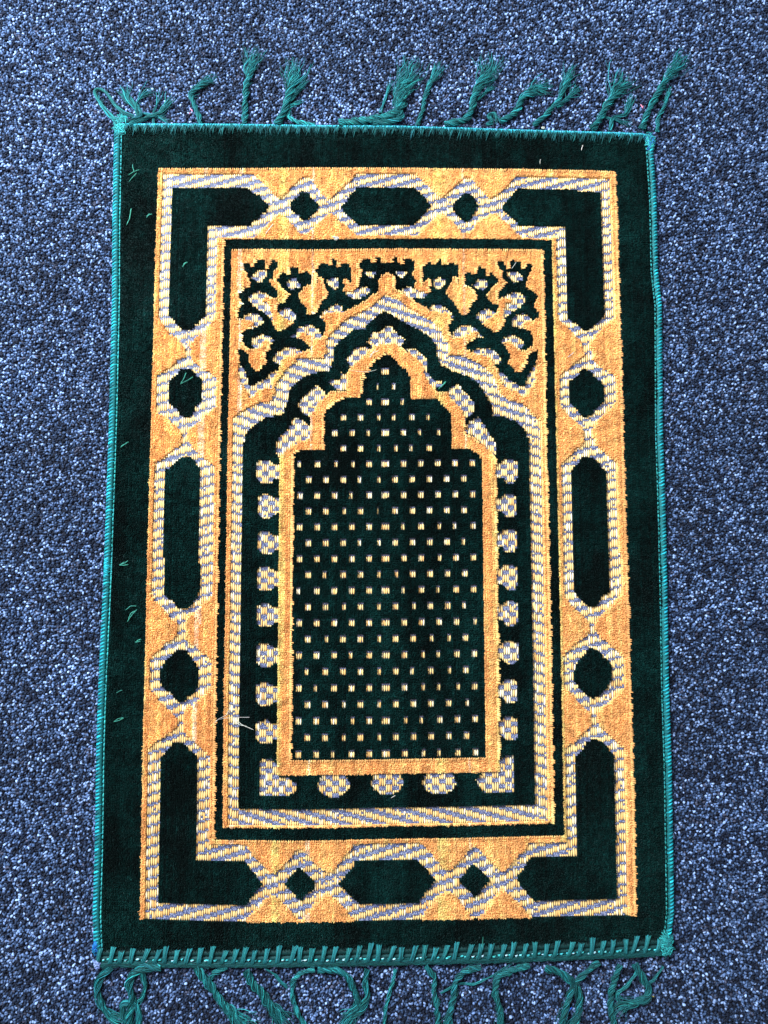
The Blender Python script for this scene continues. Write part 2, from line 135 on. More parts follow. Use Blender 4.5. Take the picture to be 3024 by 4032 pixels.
('w','s',[-95.6,186.3,-89,190.2,-88.1,195.1,-81.5,197.3,-73,197.6,-68.2,194.2,-64.4,187.4,-58.7,184.5,-60.6,179.7,-69.1,178.7,-82.3,184.4]),
('w','s',[79.6,184.3,66,178.5,57.3,179.5,55.4,184.4,61.3,187.3,65.2,194.1,70.1,197.5,78.8,197.1,85.5,195,86.4,190.1,93.1,186.1]),
('o','s',[-89,190.2,-82.4,189.8,-75.7,187.4,-72.9,184.5,-65.3,184.5,-61.5,187.4,-56.8,186.9,-57.7,183.5,-61.5,180.6,-61,165.1,-74.6,164.6,-75.7,175.7,-78.5,179.6,-86.1,184.4]),
('o','s',[83.4,184.2,75.7,179.4,72.7,175.6,71.6,164.4,57.7,165,58.3,180.5,54.5,183.4,53.5,186.8,58.4,187.3,62.2,184.4,69.9,184.3,72.8,187.2,79.6,189.6,86.4,190.1]),
('w','s',[-112.3,162.1,-108.6,169.8,-101.1,174.7,-93.6,176.2,-86,173.8,-80.8,169,-81.2,166.1,-104.7,158.3]),
('w','s',[102.4,158,78.4,165.8,78,168.7,83.3,173.6,91.1,176,98.8,174.5,106.4,169.6,110.2,161.8]),
('o','s',[-97.3,167,-87.9,168,-80.3,167,-75.1,168,-75.6,164.6,-87.8,161.2,-95.3,156.4,-100.9,152.5,-103.8,158.3,-102.9,162.1]),
('o','s',[100.5,161.8,101.4,158,98.5,152.2,92.7,156.1,85.1,161,72.6,164.4,72.2,167.8,77.5,166.8,85.2,167.7,94.8,166.7]),
('o','s',[-7.1,225.2,-8.1,242.4,-2.9,248.9,4.4,245.7,5.5,233.9,9.6,225.3,1.3,221,-5,222]),
('o','s',[-111.9,122.8,-109.1,132.3,-108.3,139,-102.7,147.7,-99,152.5,-91.6,159.3,-87.8,162.2,-76.5,165.1,-63.3,166.1,-61,170.9,-60.6,180.6,-55.9,189.4,-50.2,194.3,-42.7,202.1,-33.2,207,-26.5,209.9,-17,215.8,-11.3,220.7,-6.6,224.7,-2.8,228.1,9.6,223.1,20,214.6,34.5,206.1,44.9,199.7,51.1,191.2,57.2,178.5,59.2,167.9,71.6,165.8,84,161.6,94.3,155.3,102.5,144.7,106.4,132.1,114.6,123.7,131,119.6,134.1,126,117.6,130.2,109.5,138.6,105.5,151.2,97.3,161.8,87,168.1,74.6,172.3,62.2,174.4,60.2,185,54.1,197.8,47.9,206.3,37.5,212.7,23,221.2,12.6,229.8,0.2,234.8,-3.6,231.3,-13.8,227.3,-19.5,222.4,-29,216.5,-35.7,213.5,-45.1,208.6,-52.7,200.8,-58.4,195.9,-63.1,187.2,-63.5,177.5,-65.8,172.6,-79,171.6,-90.3,168.7,-94.1,165.8,-101.5,159,-105.2,154.2,-110.8,145.5,-111.7,138.8,-114.4,129.2]),
('w','W5',[-136.7,-270.1,-148.6,-270.3,-150.3,-258.1,-149.6,-243.8,-146.9,-182,-147.3,-119.2,-147,-55.4,-148.6,-36.9,-148.4,28.1,-149.4,94.3,-147.9,72.8,-145.8,104.5,-142.3,110.5,-135.4,114.7,-123.7,118.9,-113.2,121.3,-109.1,132.3,-108.3,139,-102.7,147.7,-99,152.5,-91.6,159.3,-87.8,162.2,-76.5,165.1,-63.3,166.1,-61,170.9,-60.6,180.6,-55.9,189.4,-50.2,194.3,-42.7,202.1,-33.2,207,-26.5,209.9,-17,215.8,-11.3,220.7,-6.6,224.7,-2.8,228.1,9.6,223.1,20,214.6,34.5,206.1,44.9,199.7,51.1,191.2,57.2,178.5,59.2,167.9,71.6,165.8,84,161.6,94.3,155.3,102.5,144.7,106.4,132.1,114.6,123.7,131,119.6,139.1,109.1,147.3,102.8,146.6,90.7,146.3,59.9,146.9,68,147.1,28.1,146.5,-50.1,146.9,-81.5,146.1,-145.2,145.1,-208.1,144.4,-243.7,143.4,-267.5,62.4,-268.9,0.5,-270.8,-100.2,-271.9]),
('g','a',[-136.3,-256.9,-137,-206.9,-137.5,-131.8,-138.2,-42.5,-137.4,-11,-138.7,81,-138.4,80.9,-133.9,93.9,-125.9,101,-117.7,105.8,-101.4,109.4,-96.8,122.8,-95.1,132.4,-88.6,140,-83,144.9,-73.6,149.7,-66.1,150.7,-56.6,153.6,-52.9,164.2,-52,174.8,-47.3,181.6,-40.7,186.5,-32.2,192.4,-23.7,194.3,-17,200.2,-11.3,206.1,-6.6,209,-2.8,211,5.4,206,15.8,199.6,28.2,193.3,38.6,186.9,44.7,178.4,46.7,167.8,50.8,157.3,63.2,151,75.6,146.8,85.8,140.5,93.9,127.9,97.9,117.4,99.9,109,110.2,107,122.5,102.8,130.6,94.5,136.6,82,136.2,68,135.7,-11.1,135.6,-55.8,135.2,-145.1,134.2,-232.7,133.6,-254.5,109.2,-255.8,0.5,-258.2,-100.4,-258.4]),
('w','a',[-20.6,180.4,-16.4,188.9,-8.1,192.1,-4,197,4.3,195.8,9.5,189,16.7,183.7,9.5,174.1,-14.4,174]),
('w','a',[-41.6,164.2,-36.9,169.1,-32.2,174.9,-24.6,176.9,-18.9,174.9,-14.2,173,-21.8,166.2,-36.8,156]),
('w','a',[-58.5,142,-53.8,144,-46.2,144.9,-45.3,150.7,-40.6,149.8,-35.9,148.8,-35.8,134.4,-50.9,134.9]),
('w','a',[-87.4,118.9,-84,126.1,-77,132.1,-70,138.7,-62.9,134.5,-59.3,128.6,-65.2,119,-71,113,-75.6,107.6,-82.7,110.6]),
('w','a',[-107.5,83.3,-101.2,91.6,-95.4,96.3,-92,104.6,-88.5,106.4,-81.4,103.5,-76.7,98.7,-72,92.8,-73.1,85.7,-82.4,78.6,-91.7,75,-97.5,71.5,-102.1,65.6,-105.6,69.1,-107.5,76.2]),
('w','a',[17.7,174.1,28.1,174.1,35.3,165.7,37.3,153,43.5,144.6,52.7,141.5,50.6,135.1,38.2,136.2,26,157.2]),
('w','a',[55.8,129.9,61,137.3,67.2,139.4,75.4,129.9,83.5,121.6,82.4,113.2,74.1,104.8,66.9,113.2]),
('w','a',[72.9,94.4,77.1,102.7,86.5,106.9,92.5,98.6,97.6,90.3,103.6,82,103.5,71.6,97.3,69.5,89.2,81.9]),
('w','a',[-125.1,63.1,-120.8,65.2,-113.7,65.2,-109,61.5,-103.8,61.5,-103.6,47.9,-108.9,46.6,-112.1,42.5,-120.6,42.7,-124.9,47.2]),
('w','a',[-124.7,30.1,-120.4,32.2,-113.3,32.2,-108.6,28.5,-103.4,28.5,-103.3,15,-108.5,13.7,-111.7,9.7,-120.1,9.9,-124.5,14.4]),
('w','a',[-124.2,-4.5,-120,-2.5,-112.8,-2.5,-108.3,-6.1,-103.1,-6.1,-102.9,-19.5,-108.1,-20.8,-111.3,-24.8,-119.7,-24.5,-124,-20.1]),
('w','a',[-123.8,-38.3,-119.5,-36.2,-112.4,-36.2,-107.9,-39.8,-102.7,-39.8,-102.6,-53.1,-107.7,-54.4,-110.9,-58.4,-119.3,-58.1,-123.6,-53.7]),
('w','a',[-124.7,-38.7,-120.2,-36.6,-113.1,-36.6,-108.5,-40.2,-103.3,-40.3,-103.2,-53.5,-108.3,-54.8,-111.5,-58.8,-119.9,-58.5,-124.5,-54.2]),
('w','a',[-124.2,-72.8,-119.7,-70.7,-112.7,-70.7,-108.1,-74.3,-103,-74.3,-102.8,-87.5,-108,-88.8,-111.1,-92.7,-119.5,-92.4,-124,-88.1]),
('w','a',[-123.7,-109.7,-119.3,-107.7,-112.2,-107.7,-107.7,-111.3,-102.6,-111.3,-102.4,-124.4,-107.5,-125.6,-110.7,-129.5,-119,-129.2,-123.5,-124.9]),
('w','a',[-123.2,-145.7,-118.8,-143.7,-111.8,-143.8,-107.3,-147.3,-102.2,-147.3,-102,-160.3,-107.1,-161.5,-110.3,-165.4,-118.5,-165.1,-123,-160.8]),
('w','a',[-122.8,-180.2,-118.4,-178.2,-111.4,-178.2,-106.9,-181.7,-101.8,-181.8,-101.7,-194.6,-106.7,-195.8,-109.8,-199.6,-118.1,-199.4,-122.6,-195.1]),
('w','a',[-119.2,-214.4,-114.1,-213.1,-109,-213.4,-101.4,-219.4,-101.3,-229.2,-92.4,-229.9,-86.1,-234.2,-86,-241.6,-92.3,-245.9,-117.5,-247,-119.6,-231.6]),
('w','a',[102.8,61.3,107.4,62.6,110.7,66.1,117.3,66.3,122.6,64,123,48,119.6,43.3,111.7,43.5,108.5,48.7,102.6,49.3]),
('w','a',[102.3,28.2,106.9,29.5,110.2,32.9,116.8,33.2,122,30.8,122.4,15,119.1,10.3,111.2,10.6,108,15.7,102.1,16.3]),
('w','a',[101.8,-5.3,106.4,-4,109.7,-0.6,116.3,-0.3,121.5,-2.7,121.9,-18.3,118.5,-23,110.7,-22.8,107.5,-17.7,101.6,-17]),
('w','a',[101.3,-39.8,105.9,-38.5,109.2,-35.1,115.7,-34.9,120.9,-37.2,121.3,-52.7,118,-57.4,110.2,-57.1,107,-52.1,101.2,-51.4]),
('w','a',[102,-39.9,106.6,-38.7,109.9,-35.3,116.4,-35,121.6,-37.4,122.6,-52.9,119.3,-57.6,110.8,-57.3,107.7,-52.3,101.8,-51.6]),
('w','a',[101.5,-73.8,106.1,-72.5,109.3,-69.2,115.8,-68.9,121,-71.2,122,-86.6,118.7,-91.3,110.3,-91,107.2,-86,101.3,-85.3]),
('w','a',[101,-110.3,105.5,-109,108.8,-105.7,115.3,-105.4,120.4,-107.7,121.4,-123,118.1,-127.6,109.8,-127.3,106.6,-122.4,100.8,-121.7]),
('w','a',[100.5,-145.8,105,-144.5,108.3,-141.2,114.7,-141,119.8,-143.3,120.8,-158.4,117.6,-163,109.2,-162.7,106.1,-157.8,100.3,-157.1]),
('w','a',[100,-180.4,104.5,-179.1,107.7,-175.9,114.1,-175.6,119.2,-177.9,120.3,-192.9,117,-197.4,108.7,-197.1,105.6,-192.3,99.8,-191.6]),
('w','a',[99.4,-222.7,102.7,-215.3,107.8,-211,114.8,-211.6,116.3,-226.5,115.6,-244.4,89.6,-243.7,82,-238.7,80.2,-232.5,86,-227,100,-226.4]),
('w','a',[-66.8,-237.6,-63,-229.6,-61.8,-225.9,-40.6,-226,-38.7,-229.7,-35.6,-237.2,-39.3,-243.3,-45.6,-246.9,-56.6,-246.9,-63.6,-242.6]),
('w','a',[-17.8,-236,-14,-228.6,-12.8,-224.9,8.8,-225,10.7,-228.7,13.8,-235.5,10,-241.7,3.7,-245.3,-7.7,-245.3,-14.7,-240.9]),
('w','a',[29.7,-236,33.5,-228.2,34.8,-224.5,57.1,-224.6,58.9,-228.3,62,-235.5,58.2,-241.7,51.8,-245.3,39.8,-245.3,32.8,-240.9]),
('o','P8',[-103.8,-228,-103.4,-207,-104.3,-131.9,-104.5,-55.5,-103.9,-49.9,-105.4,28.2,-105.6,48.5,-105,59.7,-102.1,67.9,-98.7,72.6,-91.8,79.7,-82.5,83.3,-75.5,86.9,-74.4,95.2,-74.7,107,-71,113,-68.7,119,-61.7,126.2,-53.5,131,-40.6,133.4,-40.6,138.2,-40.6,148.8,-34,157.5,-26.5,163.3,-18.9,171.1,-12.3,176.9,-4.7,180.3,5.3,177.3,15.7,172,26,165.7,32.2,157.2,36.2,144.6,40.3,138.3,46.7,132.4,56.1,130,61.9,122.8,68.9,115.6,72.4,107.3,72.2,90.6,81.6,85.9,90.9,78.8,99,71.7,101.8,64.6,102.8,48,102.9,12.9,102.2,-24.2,102.4,-81.5,101.1,-220.2,100.6,-225.2,102.2,-225.1,0.5,-227.1,-88.1,-227.9,-103.3,-228.2]),
('g','P9',[-91.5,-215.1,-91.9,-157.1,-92.2,-55.5,-92.3,28.2,-92.6,48.5,-92.4,47.9,-92.2,67.9,-87,72.7,-77.7,75,-63.7,75,-63.2,83.3,-63.3,109.4,-59.3,114.2,-51.1,121.4,-42.9,125,-27.6,125.6,-26.4,132.2,-25.9,143,-21.7,151.4,-18.2,157.5,-12.3,163.5,-8.2,165.6,-3,168.8,3.2,166.7,9,160,17.3,152.7,22,143.1,22.5,126.3,37.2,125.2,46.6,122.8,53.6,116.8,60.6,109.6,60.4,77.5,74.4,76.4,84.9,71.6,89.5,64.6,89.9,48,90.1,54.6,89.8,-24.2,89.7,-81.5,88.7,-212.7,84.5,-213.1,0.6,-214.8]),
]
TASSELS=[
[([-264.5,400.2,-275.7,412.5,-287.9,427,-293.4,437,-287.4,440,-278.3,433.4,-272.1,423,-263.9,413.7,-248,407.5],3.5,16,0.6,0.3),([-266.5,400.2,-277.6,410.4,-285.8,422.9,-290.1,433.3],3,10,0.6,0.3)],
[([-255.7,400.2,-244.1,408.6,-250.3,419,-258,427.2,-262.3,438.7],7,34,0.9,0.6),([-244.1,408.6,-250.4,423.1,-242.8,433.6,-236,439.5],4,14,1.6,0.5)],
[([-249.8,401.3,-238.2,408.6,-224.5,412.9,-219.8,421.3,-215.5,429.6],5,22,1.2,0.5),([-232.1,400.4,-233.4,412.8,-228.7,423.3,-226.1,435.8],2.5,8,1.5,0.3),([-250.1,412.7,-238.3,412.8,-226.4,408.7,-216.4,403.6],3,12,1,0.4)],
[([-184.5,400.7,-190.8,418.4,-196.6,431.5,-188.1,442,-178.9,447.7,-174,449.9],5.5,34,1.1,1.5)],
[([-141.5,401,-141.9,423.9,-140.5,440.7,-138,455.4,-135.6,470.2,-131.7,479.7],7,44,1.6,1.5)],
[([-111,401.2,-102.2,415.9,-98,432.6,-95,451.5,-94.4,466.3],8,60,2.4,1),([-100.3,424.2,-90.5,434.8,-82.7,449.5],5,22,1.5,0.6)],
[([-72.4,401.5,-88.3,404.5,-99.8,409.6,-97.3,421.1,-86.5,425.4],4,24,0.8,1.5)],
[([-48.7,402.7,-23,405,-1.2,410.3,10.8,414.6,12,420.9,15.1,439.8,23.1,454.6,26.2,465.1],9,74,2,1.2),([-6.8,414.5,-2.8,429.1,1.2,441.8,3.2,449.1],3,12,1.2,0.4)],
[([-14.8,401.9,5.1,405.2,15,410.4,10.1,425,14.1,433.5],7,40,1,1)],
[([29.8,401.2,34.5,416.8,36,429.4,41,442.1,48.1,454.8,53.2,466.4],4.5,32,1.6,1.5)],
[([56.6,402.4,78.6,407.8,85.1,419.3,86.4,431.9,93,446.7,100.7,457.3,103.3,472.1],7.5,52,1.6,1.2),([88.3,427.7,96.8,436.2,106.5,444.7],3,14,1.2,0.5)],
[([112.4,405.9,120.4,411.2,130.5,417.5,132.6,428,139.8,435.4,148.9,440.4,160.9,441.9],7,46,1.6,1.3),([98.4,402.7,104.4,406.9,100.5,412.1,106.5,415.3,110.4,405.9],5,26,0.8,1)],
[([145.2,403,158.3,413.6,169.6,426.2,173.8,435.7,178,447.3,186.4,464.3],6,36,1.3,1.2),([168.5,422,177.6,428.4,184.8,435.8,191.4,443.2],5,24,1.7,1)],
[([202.9,398.2,213.2,409.8,219.5,424.5,230,439.3,241.4,453.1],8,54,1.9,1.1),([221.8,397.3,225.2,410.9,238.3,415.2,245.2,433.1],4,20,1.4,0.8),([216.2,411.9,230.1,408.8,242,405.3],2.5,9,1.4,0.4)],
[([253.8,398.5,259.3,414.3,266.9,431.1,275.3,443.9,284.8,456.6,299.6,475.8],7,44,1.7,1.1),([268.7,396.5,271.9,414.4,278.8,427,282.3,442.9],3.5,20,1.3,1.3)],
[([-250.5,-393.9,-260.3,-404.1,-261.7,-417.7,-256.5,-429.6,-247.4,-436.4,-237.6,-439],7,42,0.8,0.6),([-237.6,-438.2,-239.7,-426.3,-227.3,-424.7,-223.5,-436.6,-224.8,-453.5],6,26,1,0.5)],
[([-205,-394.2,-221.9,-395,-230.7,-400,-234.5,-411.1,-229.2,-423,-232.7,-434.8,-233.5,-446.7,-231.9,-463.5],8,56,0.9,0.8),([-222.7,-397.5,-218.5,-409.5,-221.2,-421.4,-229,-428.1],4.5,20,0.7,0.6)],
[([-173.7,-395.3,-163.6,-406.5,-156.3,-418.5,-146.3,-428.8,-135.4,-439,-123.7,-445.9],8,56,1.2,1.2),([-146,-394.7,-156.6,-399.7,-162.2,-407.4],4.5,22,0.4,1.2)],
[([-128,-397.4,-123.4,-408.5,-114.3,-418.8,-104.3,-430.8,-93.5,-444.4],8,54,1.5,1.2),([-111.9,-396.6,-102.9,-403.6,-92,-414.7],2,8,1.2,0.4)],
[([-67.1,-397.8,-82.3,-401.1,-88.1,-409.6,-86.6,-424.1,-82,-436.1,-75.7,-446.3,-69.3,-461.5],5,34,0.8,1.6)],
[([-64.4,-397.9,-49.1,-398,-37.4,-403.2,-31.1,-416.1,-28.4,-428,-35.5,-438.1,-40.9,-448.3,-43.5,-461.8],7,46,1.3,1),([-20,-398.2,-22.5,-411,-18.9,-421.3,-24.8,-433.1,-38.2,-439.8],6,34,1.4,0.8)],
[([5.7,-398.4,0.3,-418,-3.9,-435,-5.1,-450.3,-5.2,-465.5],3.2,20,0.5,1.6)],
[([32.1,-396,41.4,-404.6,40.2,-418.3,42.6,-433.7,43.4,-449,45.1,-465.9],6,40,0.7,1.5)],
[([82.6,-396.4,65.4,-401.4,58.6,-410.8,56.7,-427,53.7,-438.9,51.4,-452.4,50.4,-466],6.5,44,0.9,1.4),([46.3,-420.1,60.8,-411.6,77,-412.6,93.3,-405,107.8,-397.4],1.6,6,0.8,0.3)],
[([126.8,-395.8,110.5,-400,96,-405.1,94.5,-418.8,100.1,-434.2,99.9,-447.8,102.3,-466.4],7,48,0.8,1.4)],
[([141.3,-397.7,154.7,-402.1,164.5,-409.9,172.3,-422.8,170.6,-436.4,162.7,-450,158.7,-466.9],8,56,1,1),([190.3,-393.7,174.6,-403.9,165.7,-414.2,160.5,-427.8,154.7,-444.8,149.8,-463.4],6.5,40,1,1)],
[([208.3,-395.6,201.5,-412.7,199.3,-426.4,200.4,-440.1,202.2,-452,204.5,-467.3],6.5,44,0.8,1.6)],
[([221,-395.7,228,-406.1,235.5,-415.6,234.1,-423.3,223.7,-427.5,209.1,-431.6,202.6,-437.5],7,50,1.6,0.8),([248.2,-397.6,240.6,-407.9,234.1,-413.8],3,14,0.6,0.6),([225.5,-399.2,215.9,-414.6,204.9,-421.3,208.3,-428.2],4,18,1,0.4)],
]
SCRAPS=[
('thread_scrap','pale green thread tuft splayed on the left border near the top corner','g',1.1,[[-254.8,346.8,-249.6,350.4,-244.1,352.8],[-253.8,340.1,-250.2,344.9,-246.6,349.2],[-250.6,358.2,-250.5,355.1,-248.9,350.4]]),
('thread_scrap','single curved green thread on the left border beside the gold frame top','g',1.5,[[-254.8,296,-252,302.7,-250.8,312.8]]),
('thread_scrap','short pale green thread touching the gold frame at upper left','g',1.2,[[-236,303.5,-233.5,306.6,-230.5,307.4],[-235.7,305.1,-232.8,307.8]]),
('thread_scrap','pale green thread lying on the upper left L shaped green panel','g',1.6,[[-199.5,253.9,-197.2,257.6,-194.9,258.8],[-198.8,256.4,-196.7,258.2]]),
('thread_scrap','V shaped pale green thread on the upper left round green medallion','g',1.3,[[-199,138.5,-195.9,143.9,-194,149.3],[-199,138.5,-192.5,141.9,-187.3,145.3]]),
('thread_scrap','pale green thread on the left border level with the upper left medallion gap','g',1.3,[[-254.5,76.9,-251.3,79.6,-247.2,82.3],[-253.9,78.3,-250,80.3]]),
('thread_scrap','small fan of pale green threads on the left border level with long green medallion','g',1.3,[[-252.2,-34.6,-247.5,-33,-244.3,-30.4],[-252.2,-34.6,-248.1,-34.9,-244,-34],[-252.2,-34.6,-247.5,-31.7]]),
('thread_scrap','dull green thread bundle on the left border above the lower medallion','g',1.3,[[-245,-76.4,-240.6,-72.6,-235.5,-72.6],[-243.4,-87.3,-239.1,-80.9,-234.7,-75.8],[-242.2,-84.7,-240.4,-79.6,-236.6,-77.1]]),
('thread_scrap','small pale green thread on left border touching the lower gold triangle','g',1.4,[[-235.4,-106.3,-233.3,-104.5,-230.2,-103.2],[-234.5,-106.1,-230.7,-105.1]]),
('thread_scrap','faint olive thread on left border beside the lower round medallion','g',1,[[-251.3,-152.3,-248.6,-150.5,-245.8,-149.5]]),
('thread_scrap','pale green wedge of threads on the left border at lower middle','g',1.3,[[-252.8,-178.2,-249.1,-175.5,-244.1,-174.5],[-252.8,-178.2,-247.8,-177,-244.1,-174.9]]),
('thread_scrap','short white thread on the dark top border near the right corner','w',1.2,[[191.7,375,192.2,377.5,193.3,380.5]]),
('thread_scrap','thin grey thread on the top border right of centre','w',0.7,[[150.4,361.1,150.4,363.3,150.9,365.8]]),
('lint_flake','small white lint flake on the dark stripe above the floral panel','w',3,[[-54,284.9,-51.3,284.4,-48.3,283.9],[-52.4,282.6,-50,282.4]]),
('lint_flake','small white lint ball on the carpet by the top fringe','w',3.4,[[153.5,400.5,154.7,400.5,155.8,400.4]]),
('stray_hair','long branching white fibre across the dark stripe at lower left','w',0.9,[[-161,-179.8,-156.6,-175.8,-149,-172.3,-147.8,-168.3],[-156.6,-176.4,-150.9,-175.2,-142.6,-174.6,-136.2,-180.9,-124.7,-185.9],[-142.6,-174.6,-136.3,-174.6,-128.6,-174.6],[-145.1,-175.8,-137.4,-181.5,-131.1,-182.7]]),
('thread_scrap','white loose fibres at the tip of the gold arch outline','w',1,[[-18,164.4,-15.1,169.3,-12.3,173.2],[-18,167.3,-13.2,170.3,-9.5,171.7],[-17,165.4,-14.2,171.2]]),
('stray_hair','thin white hair over the gold arch edge left of the niche tip','w',0.6,[[-37.8,152.3,-29.3,151.4,-19.9,150.7,-11.4,152.9]]),
('thread_scrap','thin white thread on the gold triangle left of the top crossing','w',1.2,[[-119.7,287.6,-116.2,292.6,-112.4,297.6]]),
('thread_scrap','white thread on the gold triangle above the upper right round medallion','w',1.1,[[173.2,165.2,176.6,167.9,179.6,170.4]]),
('thread_scrap','short white thread under the middle woven blob at bottom','w',1.1,[[2,-247.9,3.7,-246.7,5.6,-245.7]]),
('thread_scrap','teal thread lying in the woven gap right of the arch','g',1.3,[[47.9,133.7,51.5,137.3,55.1,141.5],[50.3,135.5,55.1,140.3]]),
('thread_scrap','pale grey thread on the rightmost floral flower','w',0.8,[[120.5,253.7,122.7,256.5,124.9,260.2]]),
('thread_scrap','pink fibre on the carpet between the two leftmost upright top tassels','p',1.4,[[-196.6,418.1,-195,416.8,-194.2,415.6],[-197.5,412.9,-196.1,413.9]]),
('thread_scrap','pink fibre on the carpet beside the top right corner tassel','p',1.4,[[253.6,426,254.9,423.9,255.8,422.2],[254.3,423.4,256.3,424.3]]),
('thread_scrap','golden yellow fibre on the carpet beside the bottom right tassel','y',1,[[234.5,-423,236.9,-423.6,239.5,-424.7]]),
('thread_scrap','bright blue fibre lying on the forked tassel at bottom right','b',1.4,[[160.4,-439.3,162.1,-436.1,164.7,-433]]),
('thread_scrap','teal thread standing across the bottom stitching right of centre','g',0.9,[[84.6,-369.6,84.1,-378,82.5,-386.3]]),
]
# dyed warp yarns that stand out: x in mm, half width, strength
STREAKS_Y = [(-104.3, 3.6, 1.0), (-99.5, 1.2, 0.5), (48.5, 4.2, 0.8), (54.0, 1.5, 0.4), (159.8, 3.5, 0.9), (100.0, 2.0, .3)]
STREAKS_P = [(-74.3, 1.2, 0.5), (-143.7, 2.0, 0.6), (-179.0, 2.6, 0.6), (74.0, 1.2, 0.4)]

def stk(parts, axis):
    return np.stack(np.broadcast_arrays(*parts), axis)

def pts(flat):
    return np.array(flat, float).reshape(-1, 2)

# ------------------------------------------------------------------ helpers
def col_mat(name, rough=0.9, sheen=0.0, sheen_tint=(1, 1, 1), spec=0.25, trans=0.0, noise=0.0, noise_scale=900.0):
    m = bpy.data.materials.new(name)
    m.use_nodes = True
    nt = m.node_tree
    b = nt.nodes['Principled BSDF']
    a = nt.nodes.new('ShaderNodeAttribute')
    a.attribute_name = 'Col'
    src = a.outputs['Color']
    if noise:
        tc = nt.nodes.new('ShaderNodeTexCoord')
        n = nt.nodes.new('ShaderNodeTexNoise')
        n.inputs['Scale'].default_value = noise_scale
        n.inputs['Detail'].default_value = 3
        nt.links.new(tc.outputs['Object'], n.inputs['Vector'])
        mr = nt.nodes.new('ShaderNodeMapRange')
        mr.inputs[1].default_value = 0.25
        mr.inputs[2].default_value = 0.75
        mr.inputs[3].default_value = 1 - noise
        mr.inputs[4].default_value = 1 + noise
        nt.links.new(n.outputs['Fac'], mr.inputs[0])
        mx = nt.nodes.new('ShaderNodeVectorMath')
        mx.operation = 'SCALE'
        nt.links.new(src, mx.inputs[0])
        nt.links.new(mr.outputs[0], mx.inputs['Scale'])
        src = mx.outputs[0]
    nt.links.new(src, b.inputs['Base Color'])
    b.inputs['Roughness'].default_value = rough
    b.inputs['Specular IOR Level'].default_value = spec
    if sheen:
        b.inputs['Sheen Weight'].default_value = sheen
        b.inputs['Sheen Roughness'].default_value = 0.35
        b.inputs['Sheen Tint'].default_value = (*sheen_tint, 1)
    return m

M_PILE = col_mat('velvet_pile', 0.95, 0.12, (0.5, 0.9, 0.85), 0.05)
M_YARN = col_mat('woven_yarn', 0.42, 0.08, (1, 1, 1), 0.55)
M_THREAD = col_mat('cotton_thread', 0.65, 0.05, (0.4, 1, 1), 0.2, noise=0.25)
M_CARPET = col_mat('carpet_fibre', 0.75, 0.12, (0.7, 0.8, 1.0), 0.2, noise=0.15, noise_scale=500.0)
M_BACK = col_mat('rug_backing', 0.95, 0, (1, 1, 1), 0.05)

class Geo:
    """collects vertex / face / colour arrays and links them as one mesh object"""
    def __init__(self):
        self.v, self.c, self.q, self.t, self.n = [], [], [], [], 0
        self.qm, self.tm, self.mi = [], [], 0
    def add(self, V, C, Q=None, T=None):
        # V (N,k,3) instances, C (N,k,3) or (N,3); Q (m,4) / T (m,3) template faces
        N, k = V.shape[:2]
        if C.ndim == 2:
            C = np.repeat(C[:, None, :], k, 1)
        off = self.n + np.arange(N)[:, None, None] * k
        self.v.append(V.reshape(-1, 3))
        self.c.append(C.reshape(-1, 3))
        if Q is not None and len(Q):
            self.q.append((np.asarray(Q)[None] + off).reshape(-1, 4))
            self.qm.append(np.full(len(self.q[-1]), self.mi))
        if T is not None and len(T):
            self.t.append((np.asarray(T)[None] + off).reshape(-1, 3))
            self.tm.append(np.full(len(self.t[-1]), self.mi))
        self.n += N * k
    def build(self, name, mat, parent=None, smooth=True, wave=False):
        v = np.concatenate(self.v)
        if wave:
            v[:, 2] += 2.4 * np.clip(vnoise(v[:, 0] / 75 + 20, v[:, 1] / 85 + 20, 77) - .2, 0, 1) * np.clip((420 - np.abs(v[:, 1])) / 30, 0, 1)
        c = np.clip(np.concatenate(self.c), 0, 1)
        q = np.concatenate(self.q) if self.q else np.zeros((0, 4), int)
        t = np.concatenate(self.t) if self.t else np.zeros((0, 3), int)
        me = bpy.data.meshes.new(name)
        me.vertices.add(len(v))
        me.vertices.foreach_set('co', (v * 0.001).astype(np.float32).ravel())
        loops = np.concatenate([q.ravel(), t.ravel()]).astype(np.int32)
        me.loops.add(len(loops))
        me.loops.foreach_set('vertex_index', loops)
        starts = np.concatenate([np.arange(len(q)) * 4, len(q) * 4 + np.arange(len(t)) * 3]).astype(np.int32)
        me.polygons.add(len(starts))
        me.polygons.foreach_set('loop_start', starts)
        me.polygons.foreach_set('use_smooth', np.full(len(starts), smooth))
        at = me.color_attributes.new('Col', 'FLOAT_COLOR', 'POINT')
        at.data.foreach_set('color', np.concatenate([c, np.ones((len(c), 1))], 1).astype(np.float32).ravel())
        me.update(calc_edges=True)
        for m_ in (mat if isinstance(mat, tuple) else (mat,)):
            me.materials.append(m_)
        if isinstance(mat, tuple):
            me.polygons.foreach_set('material_index', np.concatenate(self.qm + self.tm).astype(np.int32))
        o = bpy.data.objects.new(name, me)
        COL.objects.link(o)
        if parent is not None:
            o.parent = parent
        return o

def inside(poly, X, Y):
    r = np.zeros(X.shape, bool)
    x0, y0 = poly.min(0)
    x1, y1 = poly.max(0)
    s = np.nonzero((X >= x0) & (X <= x1) & (Y >= y0) & (Y <= y1))[0]
    if not len(s):
        return r
    x, y = X[s], Y[s]
    w = np.zeros(len(s), bool)
    ax, ay = poly[-1]
    for bx, by in poly:
        if ay != by:
            w ^= ((ay > y) != (by > y)) & (x < (bx - ax) * (y - ay) / (by - ay) + ax)
        ax, ay = bx, by
    r[s] = w
    return r

